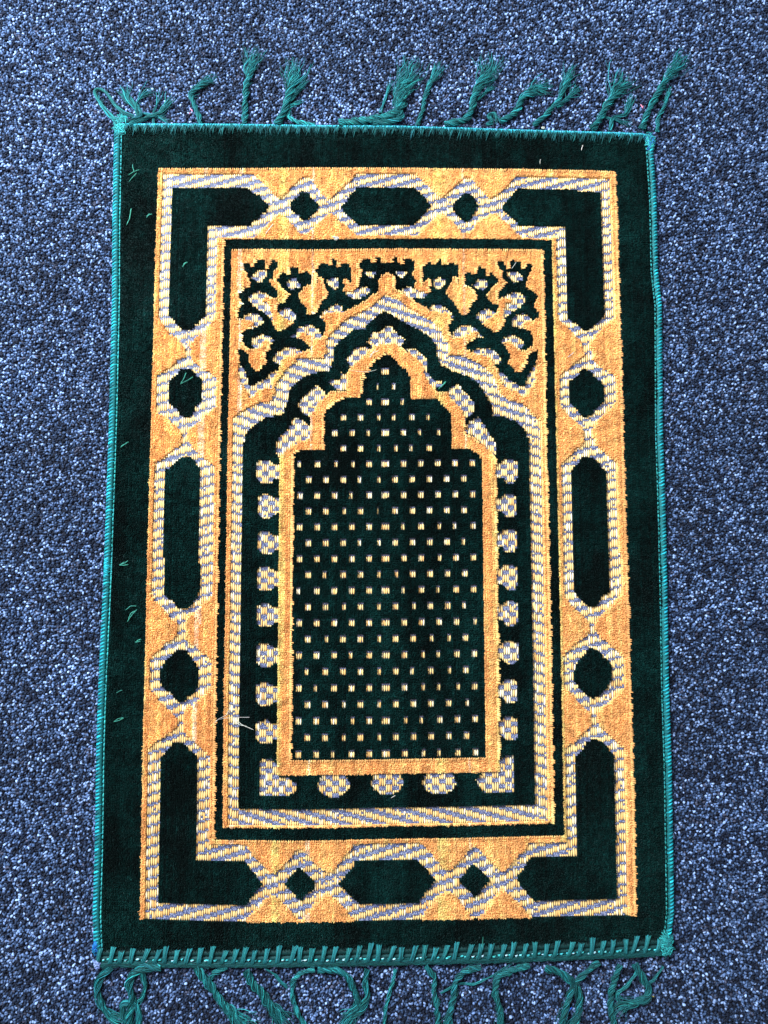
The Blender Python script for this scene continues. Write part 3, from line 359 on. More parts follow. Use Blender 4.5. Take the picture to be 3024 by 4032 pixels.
def vnoise(x, y, seed):
    """smooth value noise, unit lattice"""
    g = np.random.default_rng(seed).random((64, 64))
    xi, yi = np.floor(x).astype(int), np.floor(y).astype(int)
    fx, fy = x - xi, y - yi
    fx, fy = fx * fx * (3 - 2 * fx), fy * fy * (3 - 2 * fy)
    G = lambda a, b: g[a % 64, b % 64]
    return (G(xi, yi) * (1 - fx) + G(xi + 1, yi) * fx) * (1 - fy) + (G(xi, yi + 1) * (1 - fx) + G(xi + 1, yi + 1) * fx) * fy

def along(P, step=None, n=None):
    d = np.concatenate([[0], np.cumsum(np.hypot(*np.diff(P, axis=0).T))])
    if n is None:
        n = max(2, int(d[-1] / step) + 1)
    s = np.linspace(0, d[-1], n)
    return stk([np.interp(s, d, P[:, 0]), np.interp(s, d, P[:, 1])], 1)

def smooth_path(P, n):
    Q = along(P, n=max(n, 40))
    for _ in range(3):
        Q[1:-1] = (Q[:-2] + Q[1:-1] * 2 + Q[2:]) / 4
    return along(Q, n=n)

def tubes(geo, P, r, C, sides=4):
    """P (N,K,3) centre lines, r (N,K) radii, C (N,3) or (N,K,3) colours"""
    N, K = P.shape[:2]
    t = np.gradient(P, axis=1)
    t /= np.linalg.norm(t, axis=2, keepdims=True) + 1e-9
    up = np.zeros_like(t)
    up[..., 2] = 1
    a = np.cross(t, up)
    a /= np.linalg.norm(a, axis=2, keepdims=True) + 1e-6
    b = np.cross(a, t)
    V = np.zeros((N, K, sides, 3))
    for s in range(sides):
        w = 2 * math.pi * (s + 0.5) / sides
        V[:, :, s] = P + r[..., None] * (a * math.cos(w) + b * math.sin(w))
    Q = []
    for k in range(K - 1):
        for s in range(sides):
            s2 = (s + 1) % sides
            Q.append((k * sides + s, k * sides + s2, (k + 1) * sides + s2, (k + 1) * sides + s))
    if C.ndim == 2:
        C = np.repeat(C[:, None], K, 1)
    Cv = np.repeat(C[:, :, None], sides, 2).reshape(N, K * sides, 3)
    geo.add(V.reshape(N, K * sides, 3), Cv, Q=np.array(Q))

def jit(base, n, amt=0.15, hue=0.05):
    c = np.tile(np.array(base, float), (n, 1))
    return c * (1 + rng.normal(0, amt, (n, 1))) * (1 + rng.normal(0, hue, (n, 3)))

RUGP = pts(RUG)
E_L, E_R, E_T, E_B = pts(EDGE_LEFT), pts(EDGE_RIGHT), pts(EDGE_TOP), pts(EDGE_BOTTOM)

# ------------------------------------------------------------------ floor: heather carpet
def build_floor():
    pitch = 2.15
    X, Y = np.meshgrid(np.arange(-480, 480, pitch), np.arange(-600, 600, pitch * 0.94))
    X[1::2] += pitch / 2
    x = X.ravel() + rng.normal(0, 0.55, X.size)
    y = Y.ravel() + rng.normal(0, 0.55, X.size)
    core = inside(RUGP * np.array([0.94, 0.96]), x, y)
    x, y = x[~core], y[~core]
    n = len(x)
    # yarns: four dyed shades, some tufts share a shade with their neighbour
    pal = np.array([(0.004, 0.007, 0.018), (0.013, 0.023, 0.050), (0.044, 0.072, 0.138), (0.110, 0.162, 0.290), (0.26, 0.345, 0.545), (0.055, 0.056, 0.085)])
    u = rng.random(n) * 0.72 + vnoise(x / 4.2, y / 4.2, 3) * 0.40
    u = np.argsort(np.argsort(u)) / n
    idx = np.searchsorted([0.27, 0.53, 0.75, 0.91, 0.965], u)
    pal = pal * np.array([.90, .97, 1.02])
    C = pal[idx] * (1 + rng.normal(0, 0.18, (n, 1))) * (1 + .35 * (vnoise(x / 70 + 20, y / 70 + 20, 5) - .5) + .25 * (vnoise(x / 17 + 40, y / 17 + 40, 6) - .5))[:, None]
    h = 0.9 + rng.normal(0, 0.38, n) + 0.3 * (idx == 4)
    h = np.where(inside(RUGP, x, y), h - 1.6, h)
    ang = rng.random(n) * 6.283
    lean = rng.normal(0, 0.55, (n, 2))
    el = 1 + 0.5 * rng.random(n)
    sides = 5
    w = np.arange(sides) * 6.2832 / sides
    def ring(rad, z, lf):
        cx_, sx_ = np.cos(w)[None], np.sin(w)[None]
        rx, ry = rad * el[:, None], rad / np.sqrt(el)[:, None]
        jr = 1 + rng.normal(0, 0.12, (n, sides))
        px_, py_ = rx * cx_ * jr, ry * sx_ * jr
        ca, sa = np.cos(ang)[:, None], np.sin(ang)[:, None]
        return stk([x[:, None] + px_ * ca - py_ * sa + lean[:, 0:1] * lf,
                         y[:, None] + px_ * sa + py_ * ca + lean[:, 1:2] * lf,
                         np.repeat(z[:, None], sides, 1)], 2)
    R0 = ring(0.9, h - 3.2, 0)
    R1 = ring(1.22, h - 1.0, 0.4)
    R2 = ring(0.86, h - 0.28, 0.9)
    ap = stk([x + lean[:, 0], y + lean[:, 1], h], 1)[:, None]
    V = np.concatenate([R0, R1, R2, ap], 1)
    Q = [(k * 5 + s, k * 5 + (s + 1) % 5, (k + 1) * 5 + (s + 1) % 5, (k + 1) * 5 + s) for k in range(2) for s in range(5)]
    T = [(10 + s, 10 + (s + 1) % 5, 15) for s in range(5)]
    g = Geo()
    g.add(V, C, Q, T)
    # woven base under the tufts, wide enough for a step to the side
    S = 4000.0
    base = np.array([[(-S, -S, -2.4), (S, -S, -2.4), (S, S, -2.4), (-S, S, -2.4)]])
    g.add(base, np.array([[0.03, 0.034, 0.055]]), Q=[(0, 1, 2, 3)])
    o = g.build('floor', M_CARPET)
    o['kind'] = 'structure'
    return o

build_floor()

# ------------------------------------------------------------------ the rug
rug = bpy.data.objects.new('prayer_rug', None)
COL.objects.link(rug)
rug.empty_display_size = 0.1
rug['label'] = 'green and gold velvet prayer rug with fringed ends lying on grey blue carpet'
rug['category'] = 'rug'

# knot grid
PX, PY = 2.05, 1.875
X0, Y0 = -2.05, 151.4
ic = np.arange(-135, 138)
ir = np.arange(-292, 134)
IC, IR = np.meshgrid(ic, ir)
GX, GY = X0 + IC * PX, Y0 + IR * PY

# the cloth is slightly drawn out of square: fit smooth offsets to the traced frame lines
def frame_lines():
    xs, ys = [], []
    for c, tag, P in POLY:
        if tag not in ('P1', 'P3', 'P4'):
            continue
        p = pts(P)
        q = np.roll(p, -1, 0)
        for axis, store in ((0, xs), (1, ys)):
            e = np.abs(q - p)
            m = (e[:, axis] < 8) & (e[:, 1 - axis] > 12)
            A, B = p[m], q[m]
            for side in (-1, 1):
                sel = np.sign(A[:, axis]) == side
                a_, b_ = A[sel], B[sel]
                w_ = np.abs(b_ - a_)[:, 1 - axis]
                mean = np.sum((a_ + b_)[:, axis] / 2 * w_) / w_.sum()
                for u, v, ww in zip(a_, b_, w_):
                    for t in np.linspace(0, 1, max(2, int(ww / 12))):
                        r = u * (1 - t) + v * t
                        store.append((r[0], r[1], r[axis] - mean))
                store.extend([])
                if True:
                    rect.setdefault(tag, {})[(axis, side)] = mean
    return np.array(xs), np.array(ys)
rect = {}
FXS, FYS = frame_lines()
def basis(x, y, mode):
    x, y = x / 250.0, y / 370.0
    if mode == 0:
        return np.stack([x * 0 + 1, y, y ** 2, y ** 3, x, x * y, x * y ** 2, x * y ** 3, x * x * 0], -1)
    return np.stack([x * 0 + 1, x, x ** 2, x ** 3, y, x * y, y * x ** 2, y * x ** 3, x * x * 0], -1)
KX = np.linalg.lstsq(basis(FXS[:, 0], FXS[:, 1], 0), FXS[:, 2], rcond=None)[0]
KY = np.linalg.lstsq(basis(FYS[:, 0], FYS[:, 1], 1), FYS[:, 2], rcond=None)[0]
def warp(x, y):
    xc, yc = np.clip(x, -262, 262), np.clip(y, -400, 400)
    return x + basis(xc, yc, 0) @ KX, y + basis(xc, yc, 1) @ KY
def unwarp(p):
    q = p.copy()
    for _ in range(4):
        wx, wy = warp(q[:, 0], q[:, 1])
        q = q + p - np.stack([wx, wy], 1)
    return q
def straighten(p):
    """long nearly upright or level runs of an outline follow one knot column or row"""
    n = len(p)
    p = p.copy()
    for axis in (0, 1):
        e = np.abs(np.roll(p, -1, 0) - p)
        ok = (e[:, 1 - axis] > 8) & (e[:, axis] < 3.2)
        i = 0
        if ok.all() or not ok.any():
            continue
        start = int(np.nonzero(~ok)[0][0]) + 1
        run = []
        for k in range(start, start + n):
            j = k % n
            if ok[j]:
                run.append(j)
            elif run:
                idx = run + [(run[-1] + 1) % n]
                p[idx, axis] = p[idx, axis].mean()
                run = []
        if run:
            idx = run + [(run[-1] + 1) % n]
            p[idx, axis] = p[idx, axis].mean()
    return p
UX, UY = GX, GY                       # knot addresses
GX, GY = warp(UX, UY)                 # where the knots really lie
gx, gy = GX.ravel(), GY.ravel()
ux, uy = UX.ravel(), UY.ravel()

# pile stops short of the bound edges
def edge_x(P, y):
    o = np.argsort(P[:, 1])
    return np.interp(y, P[o, 1], P[o, 0])
def edge_y(P, x):
    return np.interp(x, P[:, 0], P[:, 1])
field = (gx > edge_x(E_L, gy) + 7.6) & (gx < edge_x(E_R, gy) - 6.5) & (gy < edge_y(E_T, gx) - 3.0) & (gy > edge_y(E_B, gx) + 17.5)

cls = np.full(gx.shape, -1)
cls[field] = 0
code = {'g': 0, 'o': 1, 'w': 2}
reg = np.zeros(gx.shape, int)          # 0 outer, 1 patterned border, 2 stripe, 3 spandrel, 4 arch, 5 niche
weft = np.zeros(gx.shape, int)         # which twill the flat weave follows
for c, tag, P in POLY:
    p = unwarp(pts(P))
    if tag in rect:
        q_ = rect[tag]
        m = (ux > q_[(0, -1)]) & (ux < q_[(0, 1)]) & (uy > q_[(1, -1)]) & (uy < q_[(1, 1)])
    else:
        if tag == 's':
            m = inside(p, ux, uy)
            if c in 'gw':                  # small motifs are read generously
                for sx, sy in ((.7, 0), (-.7, 0), (0, .6), (0, -.6)):
                    m |= inside(p, ux + sx, uy + sy)
        else:
            sp = straighten(p)
            m = inside(sp, ux, uy)
            if c == 'w':
                d_ = .8 if tag in ('b', 'W5') else .5
                for sx, sy in ((d_, 0), (-d_, 0), (0, d_), (0, -d_)):
                    m |= inside(sp, ux + sx, uy + sy)
    cls[m] = code[c]
    r = {'P1': 1, 'P3': 2, 'P4': 3, 'W5': 4, 'P8': 5}.get(tag)
    if r is not None:
        reg[m] = r
    if c == 'w':
        weft[m] = {'b': 0, 'W5': 1, 'a': 2, 's': 2}.get(tag, 0)
cls[~field] = -1
# the niche dots: columns of 8 knots, rows of 8 knots, staggered
cls = cls.reshape(GX.shape)
weft = weft.reshape(GX.shape)
reg = reg.reshape(GX.shape)
blue_top = np.zeros(GX.shape, bool)
for k in range(25):
    if k == 0: cols = [0]
    elif k == 1: cols = [-.5, .5]
    elif k == 2: cols = [-1, 0, 1]
    elif k in (3, 5): cols = [-2.5, -1.5, -.5, .5, 1.5, 2.5]
    elif k == 4: cols = [-3, -2, -1, 0, 1, 2, 3]
    elif k % 2 == 0: cols = list(range(-5, 6))
    else: cols = [j + .5 for j in range(-5, 5)]
    r0 = int(round(-8 * k))
    for j in cols:
        c0 = int(round(8 * j))
        span = (-1, 0, 1) if j != 0 else (-2, -1, 0, 1)
        if k % 2 and j == -.5:
            span = (0, 1)
        if j != 0 and rng.random() < .22:
            span = span[1:] if rng.random() < .5 else span[:-1]
        for dc in span:
            for dr in (-1, 0, 1, 2):
                a = np.nonzero(ir == r0 + dr)[0][0]
                b = np.nonzero(ic == c0 + dc)[0][0]
                cls[a, b] = 2
                weft[a, b] = 4 if dr == 2 else 3
# flat weave: which knots show a float of yellow yarn
tw = np.zeros(GX.shape, bool)
isw_ = cls == 2
up_run = np.zeros(GX.shape, int)
dn_run = np.zeros(GX.shape, int)
for r_ in range(1, GX.shape[0]):
    up_run[r_] = np.where(isw_[r_], up_run[r_ - 1] + 1, 0)
for r_ in range(GX.shape[0] - 2, -1, -1):
    dn_run[r_] = np.where(isw_[r_], dn_run[r_ + 1] + 1, 0)
on = np.where(up_run + dn_run > 14, 4, 3)      # upright bands carry longer floats
tw0 = ((IR - np.floor_divide(IC, 3)) % 5) < on
tw1 = ((IR + np.floor_divide(IC, 3)) % 5) < on
kc3 = np.floor_divide(IC, 3)
tw2 = ((IR + 3 * (kc3 % 2)) % 6) < 4
is_w = cls == 2
yel = is_w & (((weft == 0) & tw0) | ((weft == 1) & tw1) | ((weft == 2) & tw2) | (weft == 3))
# a few dropped floats
yel &= ~((rng.random(GX.shape) < 0.02) & (weft < 3))

pile = (cls == 0) | (cls == 1)
NAMES = ['green_border', 'patterned_border', 'border_stripe', 'floral_spandrel', 'arch_band', 'prayer_niche']

# colours
GREEN = np.array((0.0011, 0.0108, 0.0094))
GOLD = np.array((0.92, 0.447, 0.150))
colj = np.random.default_rng(3).normal(0, 1, len(ic))          # dye lot differs per warp column
col_j = np.repeat(colj[None], len(ir), 0)
streak = np.zeros(GX.shape)          # yellow yarns
pale = np.zeros(GX.shape)            # whitish yarns
for x, w_, a in STREAKS_Y:
    streak = np.maximum(streak, a * (np.abs(GX - x) < w_))
for x, w_, a in STREAKS_P:
    pale = np.maximum(pale, a * (np.abs(GX - x) < w_))
sheen_patch = vnoise(GX / 38 + 9, GY / 60 + 4, 11) * 0.6 + vnoise(GX / 11, GY / 16, 12) * 0.4

def pile_colour(a, b):
    """colour of the knots (a row idx, b col idx)"""
    n = len(a)
    isg = cls[a, b] == 0
    c = np.where(isg[:, None], GREEN, GOLD)
    y = (streak[a, b] * np.clip(rng.normal(.8, .3, n), 0, 1))[:, None]
    p_ = (pale[a, b] * np.clip(rng.normal(.75, .25, n), 0, 1))[:, None]
    c = np.where(isg[:, None], c, c * (1 - y) + np.array((0.88, 0.68, 0.22)) * y)
    c = np.where(isg[:, None], c, c * (1 - p_) + np.array((0.95, 0.80, 0.62)) * p_)
    mul = 1 + 0.05 * col_j[a, b] + rng.normal(0, 0.09, n)
    c = c * mul[:, None]
    brush = 1 + (vnoise(GX[a, b] / 2.4 + 7, GY[a, b] / 45 + 3, 41) - .5) * .34
    c = np.where(isg[:, None], c, c * brush[:, None] * np.stack([np.ones(n), .5 + .5 * brush, brush ** 1.2 * .6 + .4], 1))
    # green columns vary in dye; patches of pile sheen are painted into the colour
    c = np.where(isg[:, None], c * np.clip(1 + 0.13 * col_j[a, b] + (sheen_patch[a, b] - 0.5) * 2.6 + rng.normal(0, .12, n), 0.35, 2.8)[:, None], c)
    return np.clip(c, 0.001, 0.95)

ZB, ZW, ZP, ZT = 1.0, 1.6, 2.9, 4.6      # backing, weave, pile body, pile tip heights in mm
# the pile falls outwards where it borders the flat weave or the other colour
pm = pile.astype(float)
gm = (cls == 1).astype(float)
def grad(m):
    k = np.pad(m, 2, mode='edge')
    H, W = m.shape
    gxx = sum(k[2:2 + H, 2 + d:2 + d + W] * d for d in (-2, -1, 1, 2))
    gyy = sum(k[2 + d:2 + d + H, 2:2 + W] * d for d in (-2, -1, 1, 2))
    return gxx, gyy
ax_, ay_ = grad(pm)
bx_, by_ = grad(gm)
napx = 0.22 + 0.4 * (vnoise(GX / 45, GY / 70, 21) - 0.5)
napy = 0.15 + 0.9 * (vnoise(GX / 60, GY / 30, 22) - 0.5)
edgek = np.where(cls == 0, -0.07, 0.13)
leanx = napx + edgek * ax_ + np.where(cls == 1, 0.16, 0) * np.maximum(-bx_, 0) - np.where(cls == 0, .1, 0) * np.maximum(bx_, 0)
leany = napy + edgek * .8 * ay_ + np.where(cls == 1, 0.10, 0) * np.maximum(-by_, 0)

clump_x = (vnoise(GX / 4.3, GY / 3.9, 31) - .5) * 1.1 + rng.normal(0, .10, GX.shape)
clump_y = (vnoise(GX / 4.1, GY / 4.6, 32) - .5) * 1.1 + rng.normal(0, .10, GX.shape)
clump_c = 1 + (vnoise(GX / 4.6, GY / 3.7, 33) - .5) * .55 + rng.normal(0, .06, GX.shape)
clump_h = (vnoise(GX / 3.7, GY / 4.4, 34) - .5) * .9

for ri, nm in enumerate(NAMES):
    g = Geo()
    a, b = np.nonzero(pile & (reg == ri))
    n = len(a)
    if n:
        cx, cy = GX[a, b], GY[a, b]
        c = pile_colour(a, b) * np.where(cls[a, b] == 1, 1 + (clump_c[a, b] - 1) * .85, 1 + (clump_c[a, b] - 1) * 1.7)[:, None]
        fv = np.where(cls[a, b] == 1, .13, .38)[:, None]
        lx, ly = leanx[a, b] + clump_x[a, b], leany[a, b] + clump_y[a, b]
        # knot body
        hw, hh = PX * 0.5, PY * 0.5
        top = ZP + rng.normal(0, 0.12, n)
        V = np.zeros((n, 8, 3))
        for k, (sx, sy) in enumerate([(-1, -1), (1, -1), (1, 1), (-1, 1)]):
            V[:, k] = stk([cx + sx * hw, cy + sy * hh, np.full(n, ZB)], 1)
            V[:, k + 4] = stk([cx + sx * hw * 0.96 + lx * 0.45, cy + sy * hh * 0.96 + ly * 0.45, top], 1)
        g.add(V, c * 0.85, Q=[(4, 5, 6, 7), (0, 1, 5, 4), (1, 2, 6, 5), (2, 3, 7, 6), (3, 0, 4, 7)])
        # fibres
        NB = 7
        for _ in range(NB):
            fx = cx + rng.uniform(-0.48, 0.48, n) * PX + lx * 0.45
            fy = cy + rng.uniform(-0.48, 0.48, n) * PY + ly * 0.45
            L = 1 + rng.normal(0, 0.16, n) + clump_h[a, b] * .5
            tx = fx + (lx * 0.9 + rng.normal(0, 0.33, n)) * L
            ty = fy + (ly * 0.9 + rng.normal(0, 0.33, n)) * L
            tz = ZP + (ZT - ZP) * L * (1 - 0.06 * (lx ** 2 + ly ** 2))
            rad = 0.42 * (1 + rng.normal(0, 0.15, n))
            an = rng.random(n) * 6.28
            V = np.zeros((n, 7, 3))
            for k in range(3):
                ww = an + k * 2.094
                V[:, k] = stk([fx + rad * np.cos(ww), fy + rad * np.sin(ww), np.full(n, ZP - 0.5)], 1)
                V[:, k + 3] = stk([fx * .35 + tx * .65 + rad * .8 * np.cos(ww), fy * .35 + ty * .65 + rad * .8 * np.sin(ww), ZP * .35 + tz * .65], 1)
            V[:, 6] = stk([tx, ty, tz], 1)
            cc = c * np.clip(1 + rng.normal(0, 1, (n, 1)) * fv, .2, 3)
            g.add(V, cc, Q=[(0, 1, 4, 3), (1, 2, 5, 4), (2, 0, 3, 5)], T=[(3, 4, 6), (4, 5, 6), (5, 3, 6)])
        # long gold fibres comb out over the green on their right side
        right = np.roll(cls, -1, 1)[a, b] == 0
        left_ = np.roll(cls, 1, 1)[a, b] == 0
        up_ = np.roll(cls, -1, 0)[a, b] == 0
        for sel_, dx_, dy_, cnt in ((right & (cls[a, b] == 1), 3.1, -.4, 7), (up_ & (cls[a, b] == 1), .2, 1.3, 4), (left_ & (cls[a, b] == 1), -.5, .1, 2)):
            m = int(sel_.sum())
            if not m:
                continue
            for _ in range(cnt):
                hx = cx[sel_] + rng.uniform(-.2, .5, m) * PX * (1 if dx_ > 1 else .8)
                hy = cy[sel_] + rng.uniform(-.5, .5, m) * PY
                # fibres stick together in points
                hsh = np.random.default_rng(ri + 50).random(500)
                pull = .25 + .75 * (hsh[((a[sel_] * 2 + b[sel_] // 5) // 3) % 500] if dx_ > 1 else rng.random(m))
                tx = cx[sel_] + PX * .5 + dx_ * pull
                ty = cy[sel_] + dy_ + rng.normal(0, .25, m) + (hy - cy[sel_]) * .35
                if abs(dy_) > 1:
                    tx = hx + dx_ + rng.normal(0, .2, m)
                    ty = cy[sel_] + PY * .5 + dy_ * pull
                if dx_ < 0:
                    tx = hx + dx_
                P = np.zeros((m, 4, 3))
                for k in range(4):
                    t = k / 3
                    P[:, k] = stk([hx * (1 - t) + tx * t, hy * (1 - t) + ty * t, ZT - .3 + .7 * math.sin(2.2 * t) + 0 * hx], 1)
                tubes(g, P, np.tile([.3, .33, .24, .06], (m, 1)), c[sel_] * (1.0 + rng.normal(0, .1, (m, 1))), sides=3)
    # flat weave ground
    g.mi = 1
    a, b = np.nonzero(is_w & (reg == ri))
    n = len(a)
    if n:
        cx, cy = GX[a, b], GY[a, b]
        V = stk([stk([cx + sx * PX * .5, cy + sy * PY * .5, np.full(n, ZW - 0.5)], 1) for sx, sy in [(-1, -1), (1, -1), (1, 1), (-1, 1)]], 1)
        g.add(V, jit((0.035, 0.03, 0.06), n, 0.3), Q=[(0, 1, 2, 3)])
        # blue binding picks: two small knots per cell
        bm_ = ~yel[a, b]
        cx, cy = cx[bm_], cy[bm_]
        m = len(cx)
        for sx in (-0.26, 0.26):
            for sy in (-0.25, 0.25):
                r1, r2 = 0.38, 0.36
                qx = cx + sx * PX + rng.normal(0, .07, m)
                qy = cy + sy * PY + rng.normal(0, .07, m)
                V = np.zeros((m, 9, 3))
                for k in range(4):
                    w_ = k * 1.5708 + .7854
                    V[:, k] = stk([qx + r1 * 1.35 * math.cos(w_), qy + r2 * 1.25 * math.sin(w_), np.full(m, ZW - .5)], 1)
                    V[:, k + 4] = stk([qx + r1 * math.cos(w_), qy + r2 * .9 * math.sin(w_), np.full(m, ZW - .05)], 1)
                V[:, 8] = stk([qx, qy, np.full(m, ZW + .18)], 1)
                Q = [(k, (k + 1) % 4, 4 + (k + 1) % 4, 4 + k) for k in range(4)]
                T = [(4 + k, 4 + (k + 1) % 4, 8) for k in range(4)]
                light = rng.random((m, 1)) < 0.45
                cb = np.where(light, np.array((0.36, 0.39, 0.55)), np.array((0.12, 0.145, 0.29)))
                g.add(V, cb * (1 + rng.normal(0, .12, (m, 1))), Q=Q, T=T)
    # yellow floats: one raised yarn per vertical run of knots
    runs = []
    sel = yel & (reg == ri)
    for bcol in np.nonzero(sel.any(0))[0]:
        s = sel[:, bcol].astype(int)
        d = np.diff(np.concatenate([[0], s, [0]]))
        for s0, s1 in zip(np.nonzero(d == 1)[0], np.nonzero(d == -1)[0]):
            while s1 - s0 > 6:
                runs.append((bcol, s0, s0 + 4)); s0 += 5
            if s1 > s0:
                runs.append((bcol, s0, s1))
    if runs:
        runs = np.array(runs)
        n = len(runs)
        mid = (runs[:, 1] + runs[:, 2] - 1) // 2
        x = GX[mid, runs[:, 0]]
        y0 = GY[runs[:, 1], runs[:, 0]] - PY * .46
        y1 = GY[runs[:, 2] - 1, runs[:, 0]] + PY * .46
        ym, hl = (y0 + y1) / 2, (y1 - y0) / 2 * (1 + rng.normal(0, .05, n)) + .12
        K, S = 7, 7
        V = np.zeros((n, K, S, 3))
        hw = PX * .41 * (1 + rng.normal(0, .10, n))
        dx = rng.normal(0, .14, n)
        for k in range(K):
            t = -1 + 2 * k / (K - 1)
            wid = hw * (1 - abs(t) ** 3.2 * .62)
            zz = ZW + (0.25 + .42 * (1 - t ** 2))
            for s in range(S):
                w_ = math.pi * s / (S - 1)
                V[:, k, s] = stk([x + dx * t + wid * math.cos(w_), ym + hl * t, ZW - .4 + (zz - ZW + .4) * (0.0 + math.sin(w_) ** .8)], 1) if 0 < s < S - 1 else stk([x + dx * t + wid * math.cos(w_), ym + hl * t, np.full(n, ZW - .45)], 1)
        Q = [(k * S + s, k * S + s + 1, (k + 1) * S + s + 1, (k + 1) * S + s) for k in range(K - 1) for s in range(S - 1)]
        c = np.tile(np.array((0.88, 0.59, 0.22)), (n, 1))
        oth = rng.random(n)
        c[oth < .16] = (0.80, 0.45, 0.14)
        c[oth > .84] = (0.93, 0.77, 0.48)
        c *= (1 + rng.normal(0, .08, (n, 1)))
        # groove shade along each float and at its ends, painted into the colour
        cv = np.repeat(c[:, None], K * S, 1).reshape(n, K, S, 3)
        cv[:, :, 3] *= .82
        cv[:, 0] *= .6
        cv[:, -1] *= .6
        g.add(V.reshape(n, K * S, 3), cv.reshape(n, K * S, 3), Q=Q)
    if g.n:
        o = g.build(nm, (M_PILE, M_YARN), rug, smooth=True, wave=True)

# backing: the woven sheet the pile stands on
g = Geo()
P = RUGP
ctr = P.mean(0)
N = len(P)
top = np.concatenate([P, np.full((N, 1), 0.7)], 1)
bot = np.concatenate([P, np.full((N, 1), -0.4)], 1)
Vb = np.concatenate([top, bot, [[ctr[0], ctr[1], 0.7]]])[None]
orient = np.sum(P[:, 0] * np.roll(P[:, 1], -1) - P[:, 1] * np.roll(P[:, 0], -1))
Q = [(i, N + i, N + (i + 1) % N, (i + 1) % N) for i in range(N)]
T = [(i, (i + 1) % N, 2 * N) for i in range(N)]
g.add(Vb, np.array([[0.004, 0.03, 0.03]]), Q=Q, T=T)
g.build('backing', M_BACK, rug, smooth=False)

# ------------------------------------------------------------------ bound side edges
TEAL = (0.010, 0.23, 0.265)
TEAL_D = (0.006, 0.10, 0.10)
def side_binding(E, sgn, nm):
    """E runs down the edge; sgn +1 when the rug lies to the right of it"""
    g = Geo()
    step = 3.25
    Q = along(E, step=step)
    n = len(Q)
    # core cord
    c = along(E, n=90)
    cp = np.concatenate([c + [sgn * 3.4, 0], np.full((90, 1), 2.1)], 1)[None]
    K = 12
    cp2 = cp
    tubes(g, cp2, np.full((1, 90), 2.6), np.array([TEAL_D]), sides=8)
    wrapb = np.clip(rng.normal(1.05, .35, (n, 1)), .4, 2.2)
    for f in range(6):
        off = (f - 2.5) * 0.40
        K = 9
        P = np.zeros((n, K, 3))
        slant = 2.4 + rng.normal(0, .35, n)
        wd = 6.3 + rng.normal(0, .35, n)
        for k in range(K):
            t = k / (K - 1)
            x = Q[:, 0] + sgn * (-0.4 + wd * t)
            y = Q[:, 1] + off + slant * (t - .5) * (1 if sgn > 0 else -1) + rng.normal(0, .05, n)
            if sgn < 0:
                y = Q[:, 1] + off - slant * (t - .5) * 1.0
            z = 0.6 + 4.0 * np.sin(math.pi * (0.1 + .85 * t)) ** .7 * (1 + 0.1 * math.cos((f - 2.5) * 1.1)) * 1.0 + rng.normal(0, .05, n)
            P[:, k] = stk([x, y, z], 1)
        r = np.full((n, K), .36)
        r[:, 0] = .2
        r[:, -1] = .22
        bright = wrapb * (0.5 if f in (0, 5) else 1.15)  # outer threads darkened: shade of the gaps between wraps put into the colour
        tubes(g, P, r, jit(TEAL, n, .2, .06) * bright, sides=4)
    # chain of lock stitches along the inner side
    m = along(E, step=4.1)
    mm = len(m)
    for dx in (-.35, .35):
        P = np.zeros((mm, 5, 3))
        for k in range(5):
            t = k / 4
            P[:, k] = stk([m[:, 0] + sgn * 7.2 + dx * math.sin(math.pi * t), m[:, 1] + (t - .5) * 3.6, 3.2 + .9 * math.sin(math.pi * t) + 0 * m[:, 0]], 1)
        tubes(g, P, np.full((mm, 5), .34), jit((0.03, 0.30, 0.29), mm, .25), sides=4)
    # strays poking out
    ns = 60
    k_ = rng.integers(0, n, ns)
    P = np.zeros((ns, 4, 3))
    dd = rng.normal(0, 1, (ns, 2))
    for k in range(4):
        t = k / 3
        P[:, k] = stk([Q[k_, 0] + sgn * 1 - sgn * t * (1.5 + abs(dd[:, 0])), Q[k_, 1] + dd[:, 1] * t * 3, 2.5 - 1.2 * t + 0 * dd[:, 0]], 1)
    tubes(g, P, np.full((ns, 4), .12), jit((0.10, 0.30, 0.45), ns, .2), sides=3)
    return g.build('side_binding', M_THREAD, rug, wave=True)
side_binding(E_L, 1, 'left')
side_binding(E_R, -1, 'right')

